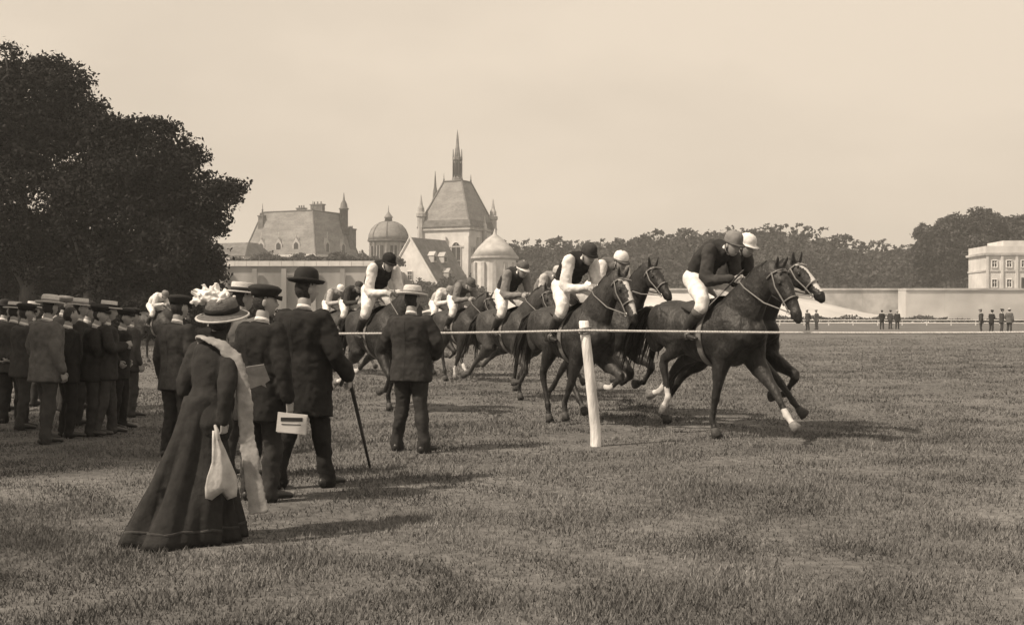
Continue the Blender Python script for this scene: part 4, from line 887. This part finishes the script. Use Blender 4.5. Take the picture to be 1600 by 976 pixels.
def race():
    C = lambda px, Y: (WX(px, Y), Y)
    h = horse('dark bay leading racehorse, left foreleg reaching out, nearest the rope at right', (2.36, 14.75), -54, 1.085, POSE['A'], (1.04, 1.88), (1.36, 1.36), M_bay, 'HR HL FL', False, -.04, .0165)
    r, j = jockey('jockey in dark silks and grey cap on the leading horse', h, M_char, M_dark, M_mid, M_grey, .12, .0, -.1, vox=.0165)
    whip_thing(r, j, 'thin whip held by the jockey on the leading horse')
    h = horse('racehorse with white blaze, half hidden beyond the leading horse', (2.72, 15.75), -54, 1.09, POSE['C'], (1.10, 1.95), (1.50, 1.58), M_darkbay, '', True, .0, .018)
    jockey('jockey in plain white cap beyond the leading horse', h, M_dark, M_dark, M_white, M_white, .14, .02, 0)
    h = horse('dark racehorse with narrow blaze passing behind the white post', (.80, 16.35), -60, 1.06, POSE['B'], (1.06, 1.90), (1.36, 1.40), M_brown, 'FL', True, .0, .018)
    jockey('jockey in dark cap and dark waistcoat with white sleeves, behind the post', h, M_black, M_white, M_dark, M_black, .14, .02, -.05)
    h = horse('dark racehorse with raised head right of the blazed horse behind the post', (1.34, 17.95), -60, 1.08, POSE['D'], (1.06, 2.0), (1.42, 1.62), M_darkbay, '', False, .05, .02)
    jockey('jockey in white cap hidden behind a horse head, just right of the post', h, M_grey, M_white, M_white, M_grey, .05, -.02, 0)
    h = horse('brown racehorse left of the white post, striding just behind it', (-.04, 20.9), -58, 1.04, POSE['E'], (1.10, 1.84), (1.44, 1.36), M_chest, '', False, 0, .02)
    jockey('jockey in banded cap and pale checked sleeves, first rider left of the post', h, M_char, M_mid, M_grey, M_white, .14, .02, 0)
    h = horse('dark racehorse mostly hidden between the two riders nearest the post', (.62, 22.6), -58, 1.04, POSE['C'], (1.10, 1.90), (1.44, 1.5), M_darkbay, '', False, 0, .022)
    jockey('jockey in pale cap, half hidden behind the rider in white sleeves', h, M_mid, M_pale, M_pale, M_mid, .12, 0, 0)
    h = horse('dark racehorse with white fetlocks, running between the straw-hatted man and the post', (-1.15, 26.4), -56, 1.04, POSE['B'], (1.12, 1.80), (1.46, 1.34), M_brown, 'FR HL', False, 0, .022)
    jockey('jockey in grey cap leaning low, right of the straw-hatted man', h, M_grey, M_mid, M_grey, M_dark, -.04, 0, 0)
    h = horse('far dark racehorse close behind the low-leaning grey-capped rider', (-1.72, 28.9), -54, 1.0, POSE['D'], (1.12, 1.78), (1.46, 1.30), M_bay, '', False, 0, .024)
    jockey('jockey in white silks half hidden by the straw hat of the standing man', h, M_pale, M_white, M_mid, M_grey, -.05, -.05, 0)
    h = horse('racehorse with white hind socks, largely hidden behind the straw-hatted man', (-2.05, 18.6), -60, 1.04, POSE['E'], (1.06, 1.70), (1.30, 1.2), M_bay, 'HL HR', False, .1, .02)
    jockey('jockey in white silks with dark waistcoat and black cap, left of the straw-hatted man', h, M_black, M_white, M_black, M_black, .16, .03, .1, vox=.0165, boots=None)
    h = horse('far dark racehorse just right of the bowler-hatted man', (WX(516, 30.5), 30.8), -52, 1.0, POSE['A'], (1.12, 1.78), (1.46, 1.32), M_darkbay, '', False, 0, .024)
    jockey('jockey in pale silks and white cap, immediately right of the bowler hat', h, M_mid, M_pale, M_white, M_pale, .04, -.03, 0)
    h = horse('far dark racehorse between the bowler-hatted man and the black-capped rider', (WX(543, 28.5), 28.9), -52, 1.0, POSE['C'], (1.12, 1.82), (1.46, 1.36), M_brown, '', False, 0, .024)
    jockey('jockey in dark silks between the white-capped rider and the black-capped rider', h, M_char, M_dark, M_dark, M_grey, .1, -.02, 0)
    h = horse('last racehorse, dark, far left behind the crowd of spectators', (WX(238, 36), 36.3), -34, 1.0, POSE['D'], (1.14, 1.76), (1.5, 1.32), M_bay, '', False, 0, .026)
    jockey('jockey in white silks at far left, above the crowd of straw hats', h, M_white, M_white, M_mid, M_grey, .02, -.06, 0)
race()

# ------------------------------------------------------------------ rope and post
def rope_and_post():
    Yp = 13.65; p = empty('wooden_post', (WX(931, Yp), Yp, 0)); tag(p, 'white-painted wooden post leaning slightly left, holding the rope', 'post')
    top = V((WX(912, Yp) - p.location.x, 0, WZ(501, Yp))); mb = MB(); pts = [V((0, 0, -.25)), V((0, 0, .0)), V((-.005, 0, .2)), top * .4 + V((.012, 0, 0)), top * .75 + V((.006, 0, 0)), top - V((0, 0, .012)), top]
    mb.tube(pts, [.066, .063, .060, .058, .056, .056, .048], n=14, rnd=False)
    mb.build('stake', mat('whitewash', .66, .85, .30, 9, .5, 30, .2, sx=(1, 1, .25), var2=.12, scale2=3), p)
    r = empty('rope', (0, Yp - .07, 0)); tag(r, 'taut pale rope stretched across the course from the post', 'rope')
    zc = WZ(516, Yp); xl, xm, xr = WX(460, Yp), WX(914, Yp), WX(1760, Yp)
    def line(x):
        if x < xm: t = (x - xl) / (xm - xl); return V((x, 0, zc - .035 * (1 - t) - .03 * 4 * t * (1 - t) * .4))
        t = (x - xm) / (xr - xm); return V((x, 0, zc - .028 * math.sin(math.pi * min(1, t * .9)) * 1.0))
    n = 620; xs = np.linspace(xl, xr, n)
    for k in range(3):
        mb = MB(); mb.tube([line(x) + V((0, math.cos(x * 70 + k * 2.094), math.sin(x * 70 + k * 2.094))) * .0065 for x in xs], [.0085] * n, n=5); mb.build('strand', mat('hemp', .5, .9, .2, 40, .3), r)
    mb = MB()
    for k in range(3): mb.tube([V((xm + .003 + .066 * math.cos(a), .07 + .066 * math.sin(a), zc + .022 * (k - 1) + .012 * math.sin(a + k))) for a in np.linspace(0, 6.283, 21)[:-1]], [.011] * 20, side=V((0, 0, 1)), n=6, closed=True)
    mb.build('knot', mat('hemp_dark', .22, .9, .2, 40, .3), r)
    p2 = empty('wooden_post', (xl, Yp, 0)); tag(p2, 'wooden rope post hidden behind the man in the bowler hat', 'post')
    mb = MB(); mb.tube([(0, 0, -.2), (0, 0, .6), (0, 0, zc + .08)], [.06, .058, .055], n=12, rnd=False); mb.build('stake', MATS['whitewash'], p2)
rope_and_post()

# ------------------------------------------------------------------ spectators
def to_world(root, p): return Matrix.Translation(root.location) @ Matrix.Rotation(root.rotation_euler.z, 4, 'Z') @ Matrix.Scale(root.scale[0], 4) @ V(p)
def at(px, Y): return (WX(px, Y), Y, 0)
def people():
    g = 'spectators watching from the rope'
    # straw-hatted man by the rope: elbows out, hands in front
    spectator('man in dark suit and curled straw hat standing alone at the rope, back turned', at(642, 13.1), 72, 1.74, M_char, M_char, 'panama', M_straw, M_mid,
              arms={'L': ((.06, .33, 1.17), (.24, .16, 1.10)), 'R': ((.02, -.32, 1.16), (.20, -.20, 1.02))}, stance=.19, stride=.07, yaw=-18, group=g, vox=.0165, coat_len=.76, fat=.04)
    # bowler
    r, j = spectator('tall man in black bowler hat and dark suit, walking stick in right hand', at(474, 10.4), 68, 1.80, M_black, M_black, 'bowler', M_felt, M_black,
              arms={'L': ((-.03, .27, 1.13), (.05, .27, .86)), 'R': ((-.02, -.31, 1.13), (.12, -.36, .93))}, stance=.16, stride=-.12, yaw=-28, group=g, vox=.0165, coat_len=.60, fat=.06,
              hands={'L': (V((0, .02, -1)), V((.3, -1, 0)), V((1, .3, 0)), .75), 'R': (V((.25, -.1, -1)), V((0, 1, 0)), V((1, 0, 0)), 1.0)})
    h = to_world(r, j['wrR'] + V((.03, -.01, -.09))); tip = V((WX(579, 11.6), 11.6, 0.0)); d = tip - h
    st = empty('walking_stick', tip); tag(st, 'dark walking stick planted on the turf right of the man in the bowler hat', 'walking stick')
    mb = MB(); mb.tube([V((0, 0, 0)), -d * .5, -d * 1.0], [.013, .016, .018], n=8); mb.build('shaft', M_leather, st)
    mb = MB(); e = -d; f_ = V((-.7, -.3, 0)); mb.tube([e, e + V((0, 0, .05)) + f_ * .015, e + V((0, 0, .075)) + f_ * .05, e + V((0, 0, .055)) + f_ * .10, e + V((0, 0, .02)) + f_ * .12], [.017, .017, .017, .016, .015], n=8); mb.build('handle', M_leather, st)
    mb = MB(); mb.tube([V((0, 0, 0)), -d * .04], [.0145, .0145], n=8, rnd=False); mb.build('ferrule', M_steel, st)
    # cap
    r, j = spectator('man in dark soft cap, holding a white programme, beside the bowler-hatted man', at(408, 9.7), 58, 1.68, M_black, M_char, 'cap', M_felt, M_felt,
              arms={'L': ((.02, .26, 1.13), (.22, .20, 1.02)), 'R': ((-.05, -.28, 1.13), (.0, -.30, .85))}, stance=.12, yaw=-42, group=g, vox=.0165, coat_len=.66, fat=.045)
    w_ = to_world(r, j['wrR'] + V((0.02, -.03, -.12)))
    P = empty('race_programme', w_); P.rotation_euler = (R(4), R(6), R(4)); tag(P, 'folded white printed programme in the hand of the man in the soft cap', 'programme')
    mb = MB()
    for k, (dy, tl) in enumerate(((0, 0), (.006, .03), (.012, -.025))):
        mb.box((0.0 + k * .004, dy - .03, -.065 - k * .003), (.225, .003, .155), 0, Matrix.Rotation(tl, 3, 'Y'))
    mb.build('leaves', M_paper, P, False)
    mb = MB(); mb.box((-.0, -.0335, -.035), (.17, .002, .030), 0, Matrix.Rotation(-.08, 3, 'Y')); mb.box((.0, -.0335, -.075), (.15, .002, .006), 0, Matrix.Rotation(-.06, 3, 'Y')); mb.build('printing', M_ink, P, False)
    n = empty('newspaper', V((WX(402, 9.35), 9.35, WZ(588, 9.35)))); n.rotation_euler = (R(12), R(-10), R(14)); tag(n, 'small grey sheet of paper beside the pale stole of the woman', 'paper')
    mb = MB(); mb.add([(-.07, 0, .09), (.065, .0, .085), (.09, .01, -.05), (.05, .012, -.07), (.055, .014, -.105), (.02, .012, -.075), (-.08, .006, -.09), (-.07, .004, .092), (.065, .004, .087), (.09, .014, -.048), (.05, .016, -.068), (.055, .018, -.103), (.02, .016, -.073), (-.08, .010, -.088)],
                      [tuple(range(7)), tuple(range(13, 6, -1))] + [(i, i + 7, (i + 1) % 7 + 7, (i + 1) % 7) for i in range(7)]); mb.build('sheet', cloth('newsprint', .25), n, False)
    # boater
    spectator('man in straw boater with dark band, just behind the woman in the plumed hat', at(374, 11.0), 62, 1.725, M_grey, M_dark, 'boater', M_straw, M_felt, yaw=-30, group=g, vox=.018)
    # behind the plume
    spectator('man in dark suit and dark hat, standing left of the woman', at(276, 12.6), 60, 1.64, M_char, M_char, 'cap', M_felt, M_felt, stance=.13, yaw=-10, group=g, vox=.018)
    # left crowd
    g = 'spectators crowding at the far left'
    arms2 = {'L': ((.05, .25, 1.14), (.25, .10, 1.20)), 'R': ((.05, -.25, 1.14), (.25, -.10, 1.20))}
    spectator('man in large pale felt hat and grey jacket at left, hat brim turned up', at(73, 14.0), 48, 1.655, M_grey, M_dark, 'panama', M_straw, M_mid, arms={'L': ((-.06, .31, 1.14), (.10, .20, 1.0)), 'R': HANG(-1)}, stride=.08, stance=.15, fat=.05, yaw=12, pitch=-6, group=g, vox=.019)
    spectator('man in flat straw boater, leftmost of the crowd', at(19, 16.5), 85, 1.60, M_dark, M_char, 'boater', M_straw, M_felt, arms={'L': ((-.12, .27, 1.14), (-.17, .06, .98)), 'R': ((-.12, -.27, 1.14), (-.18, -.05, .97))}, lean=.03, yaw=-25, group=g, vox=.02)
    spectator('man in small straw boater far back between the leftmost boater and the pale felt hat', at(49, 19.5), 50, 1.63, M_char, M_char, 'boater', M_straw, M_felt, group=g, vox=.022)
    spectator('man in grey cap peering past the pale felt hat', at(98, 18.5), 30, 1.71, M_dark, M_dark, 'cap', M_mid, M_mid, yaw=-10, group=g, vox=.022)
    spectator('man in straw boater right behind the man in the grey cap', at(121, 16.2), 30, 1.645, M_char, M_char, 'boater', M_straw, M_mid, yaw=-12, group=g, vox=.02)
    spectator('man in dark cap turned to the right, left of the rightmost crowd boater', at(144, 14.8), 15, 1.56, M_black, M_char, 'cap', M_felt, M_felt, arms={'L': ((.06, .25, 1.15), (.22, -.02, 1.20)), 'R': ((.06, -.25, 1.15), (.20, .04, 1.16))}, lean=.05, yaw=-12, group=g, vox=.02)
    spectator('man in straw boater with hands raised, rightmost boater of the left crowd', at(165, 14.9), 20, 1.60, M_char, M_dark, 'boater', M_straw, M_felt, arms=arms2, stride=.1, yaw=-5, group=g, vox=.019)
    spectator('man in dark cap standing below the far left jockey', at(203, 17.5), 40, 1.53, M_dark, M_dark, 'cap', M_felt, M_felt, yaw=-10, group=g, vox=.021)
    more = [('man in black bowler standing behind the leftmost boater', 4, 18.5, 55, 1.62, 'bowler', M_felt, M_felt, M_black), ('man in dark cap squeezed between the leftmost boater and the pale felt hat', 36, 15.6, 70, 1.58, 'cap', M_felt, M_felt, M_dark),
            ('man in black bowler far behind the pale felt hat', 66, 21.0, 45, 1.64, 'bowler', M_felt, M_felt, M_char), ('bareheaded man beside the grey-jacketed man at left', 106, 14.6, 40, 1.55, None, None, None, M_black),
            ('man in black bowler between the two right-hand boaters of the left crowd', 134, 19.0, 35, 1.60, 'bowler', M_felt, M_felt, M_dark), ('man in dark cap at the right end of the left crowd', 186, 15.6, 30, 1.52, 'cap', M_felt, M_felt, M_black),
            ('man in dark cap behind the boater, nearly hidden by the woman', 330, 13.4, 65, 1.58, 'cap', M_felt, M_felt, M_black)]
    AR = [None, {'L': ((-.08, .30, 1.14), (.06, .20, 1.0)), 'R': ((-.08, -.30, 1.14), (.06, -.20, 1.0))}, {'L': ((.06, .25, 1.15), (.22, -.02, 1.20)), 'R': ((.06, -.25, 1.15), (.20, .04, 1.16))},
          {'L': HANG(1), 'R': ((.12, -.27, 1.20), (.22, -.16, 1.45))}, {'L': ((-.12, .27, 1.14), (-.17, .06, .98)), 'R': ((-.12, -.27, 1.14), (-.18, -.05, .97))}]
    for n_, (lb, px, Y_, hd_, H_, ht, m1, m2, ct) in enumerate(more):
        spectator(lb, at(px, Y_), hd_ + random.uniform(-35, 25), H_, ct, ct, ht, m1, m2, arms=AR[(n_ + 1) % 5], yaw=random.uniform(-30, 10), stance=random.uniform(.09, .16), stride=random.uniform(-.06, .08), group=g, vox=.022, fat=random.uniform(0, .05), lean=random.uniform(-.01, .05))
    # distant people on the right
    proto = [o for o in bpy.data.objects if o.name.startswith('person') and o.parent is None and o.get('group') == g]
    far = [(1262, 104, 1, 'distant onlooker just under the nose of the leading horse'), (1276, 107, 3, 'distant onlooker right of the one under the leading horse nose'),
           (1378, 108, 5, 'distant figure, leftmost of three by the far rail'), (1391, 111, 7, 'distant figure, middle of three by the far rail'), (1402, 109, 2, 'distant figure, rightmost of three by the far rail'),
           (1533, 86, 3, 'distant figure, leftmost of the group below the white building'), (1549, 90, 5, 'distant figure, second from left below the white building'), (1565, 87, 7, 'distant figure, third from left below the white building'), (1577, 88, 0, 'distant figure, rightmost of the group below the white building')]
    for px, Y, k, lb in far:
        c = copy_tree(proto[k % len(proto)]); c.location = at(px, Y); c.rotation_euler.z = random.uniform(0, 6.28); c.scale = (random.uniform(.94, 1.0),) * 3; tag(c, lb, 'person', 'distant onlookers at right')
people()

# ------------------------------------------------------------------ the woman in the plumed hat
def woman():
    Y = 8.05; loc = (WX(322, Y), Y, 0); root = empty('person', loc, R(58), .885); tag(root, 'woman in straw hat with white plume, long dark dress and pale stole', 'person', 'spectators watching from the rope')
    arms = {'L': ((.0, .25, 1.12), (.16, .20, .92)), 'R': ((-.06, -.27, 1.13), (-.07, -.25, .90))}
    j = standing(arms, .08, .10, 0, R(14), R(-14)); hands = {'L': (V((.5, 0, -.8)), V((0, -1, 0)), V((1, 0, 0)), .8), 'R': (V((.1, 0, -1)), V((0, 1, 0)), V((1, 0, 0)), 1.0)}
    link('body', body_mesh(j, .0165, hands, -.02, .92, .95), [M_skin, M_eye], root)
    mb = MB(); mb.tube([V((-.01, 0, .86)), j['pelvis'], j['waist'], j['chest'], j['upper'], lerp(j['upper'], j['neckb'], .55), lerp(j['upper'], j['neckb'], 1.0), j['neckt'] - V((0, 0, .02))], [(.235, .19), (.205, .165), (.145, .118), (.178, .138), (.182, .128), (.155, .105), (.075, .072), (.063, .064)], n=20)
    for k in 'LR': limb(mb, arm_pts(j, k), [.068, .078, .072, .066, .058, .045], V((0, 1, 0)))
    link('bodice', remesh(mb, .0165, 2, .5, .008), cloth('dress', .03), root)
    # skirt with folds and a train swept back
    rs = []; n = 72
    for i in range(22):
        t = i / 21; z = 1.06 * (1 - t) + .012; ring = []
        for q in range(n):
            a = 2 * math.pi * q / n; back = max(0, -math.cos(a)); fl = t ** 1.35
            rad_ = .15 + .05 * t ** .5 + fl * (.11 + .20 * back ** 1.5) + .05 * fl * math.sin(a * 9 + math.sin(t * 4 + a * 3) * 1.2) + .02 * fl * math.sin(a * 23 + 2 + t * 3) + .03 * t * math.sin(t * 5 + a * 4)
            ring.append(V((math.cos(a) * rad_ * (.9 + .15 * back) - .02 - .05 * fl, math.sin(a) * rad_ * .92 + .16 * fl * back, z)))
        rs.append(ring)
    mb = MB(); mb.rings(rs); sk = mb.build('skirt', cloth('dress', .03), root)
    i = 19; mb = MB(); mb.tube([p * 1.0 + V((0, 0, .006 * math.sin(q * 1.3))) for q, p in enumerate(rs[i])], [(.012, .004)] * n, side=V((0, 0, 1)), n=6, closed=True); mb.build('lace_trim', cloth('trim', .055), sk)
    # stole: a long pale strip over the right shoulder, hanging down
    mb = MB(); Pm = [V((.13, .10, 1.30)), V((.06, .09, 1.45)), V((-.02, .04, 1.515)), V((-.06, -.06, 1.505)), V((-.02, -.18, 1.46)), V((.02, -.27, 1.36)), V((.05, -.33, 1.15)), V((.05, -.345, .92)), V((.05, -.39, .66)), V((.06, -.43, .42)), V((.07, -.47, .22))]
    wd = [.045, .045, .038, .036, .045, .062, .065, .066, .07, .075, .085]; L = len(Pm)
    def up(a, m=5):
        out = []
        for i in range(len(a) - 1):
            for k in range(m): out.append(a[i] * (1 - k / m) + a[i + 1] * (k / m))
        return out + [a[-1]]
    Pm2 = up(Pm); wd2 = up(wd)
    mb.tube([p + V((0, .004 * math.sin(i * .9), 0)) for i, p in enumerate(Pm2)], [(w_, .013) for w_ in wd2], side=V((.53, -.85, 0)), n=16, rnd=False)
    link('stole', remesh(mb, .012, 4, .5, .010), cloth('stole', .27), root)
    hair_geo(j['head'], j['fwd'], j['up'], 1.12, True).build('hair', M_hair, root)
    mb = MB(); mb.ell(j['head'] - j['fwd'] * .085 - V((0, 0, .05)), (.065, .075, .06)); mb.build('hair_bun', M_hair, root)
    # hat: wide straw brim tipped towards the back, dark band, big white plume
    f = j['fwd']; u = V((-.22, -.10, 1)).normalized(); l = u.cross(f).normalized(); f = l.cross(u); rot = Matrix((f, l, u)).transposed(); c = j['head'] + V((-.01, 0, .045))
    mb = MB(); mb.lathe([(.02, 0), (.12, .0), (.18, -.020), (.205, -.028), (.207, -.020), (.18, -.008), (.125, .014), (.128, .05), (.118, .095), (.085, .118), (.02, .124)], c, 32, 0, 1, .95, rot); h = mb.build('hat', mat('straw_grey', .12, .85, .25, 40, .5, 120), root)
    mb = MB(); mb.lathe([(.115, .004), (.137, .010), (.140, .045), (.118, .052)], c, 32, 0, 1, .95, rot); mb.build('hat_band', M_black, h)
    mb = MB(); mb.lathe([(.204, -.032), (.212, -.028), (.212, -.019), (.204, -.016)], c, 32, 0, 1, .95, rot); mb.build('brim_edge', M_pale, h)
    mb = MB(); pc = c + l * .115 + u * .10 + f * .01
    for i in range(190):                                   # curled ostrich fronds lying over the crown
        b0 = pc + u * random.uniform(-.03, .035) + (-l * random.uniform(-.05, .15) + f * random.uniform(-.06, .06)) ; b0 = b0 - u * max(0, (b0 - pc).dot(-l) - .08) * .5
        d = (u * random.uniform(.2, 1) + f * random.gauss(0, .8) + l * random.gauss(.1, .8)).normalized(); ln = random.uniform(.045, .095); q = d.cross(V((random.gauss(0, 1), random.gauss(0, 1), random.gauss(0, 1)))).normalized()
        mb.tube([b0, b0 + d * ln * .5 + q * ln * .1, b0 + d * ln * .85 + q * ln * .35, b0 + d * ln * .8 + q * ln * .65], [.013, .018, .015, .004], n=6)
    link('plume', remesh(mb, .0075, 1, .4), M_white, h)
    # white cloth bag hanging from her right hand
    wp = to_world(root, j['wrR'] + V((-.10, -.02, -.06))); b = empty('cloth_bag', wp); tag(b, 'limp white cloth bag hanging from the hand of the woman', 'bag')
    b.rotation_euler.z = R(10); rs = []
    for t, wx, wy, ox in ((0, .018, .014, 0), (.06, .026, .02, .006), (.12, .04, .028, .018), (.2, .058, .035, .03), (.29, .09, .042, .03), (.36, .10, .042, .03), (.40, .095, .036, .03), (.415, .05, .015, .03)):
        rs.append([V((ox + wx * math.cos(a) * (1 + .14 * math.sin(3 * a + t * 6)), wy * math.sin(a) * (1 + .3 * math.sin(5 * a + t * 9)), -t - .03 * (t > .38) * math.sin(2 * a + 1))) for a in np.linspace(0, 6.283, 25)[:-1]])
    mb = MB(); mb.rings(rs); mb.build('pouch', cloth('linen', .42), b)
    mb = MB(); mb.tube([V((0, -.01, .03)), V((.012, -.016, 0)), V((.02, -.02, -.05))], [.010, .014, .010], n=8); mb.build('tie', cloth('linen', .42), b)
woman()

# ------------------------------------------------------------------ air
def haze():
    mb = MB(); mb.box((0, 330, 29), (1500, 800, 62)); o = mb.build('haze', bpy.data.materials.new('haze'), None, False); m = o.data.materials[0]; m.use_nodes = True; t = m.node_tree; t.nodes.clear()
    v = t.nodes.new('ShaderNodeVolumePrincipled'); v.inputs['Color'].default_value = (.9, .9, .88, 1); v.inputs['Density'].default_value = 0.0007; v.inputs['Anisotropy'].default_value = .2
    q = t.nodes.new('ShaderNodeOutputMaterial'); t.links.new(v.outputs[0], q.inputs['Volume']); tag(o, 'thin pale summer haze over the racecourse', 'haze', kind='stuff')
haze()
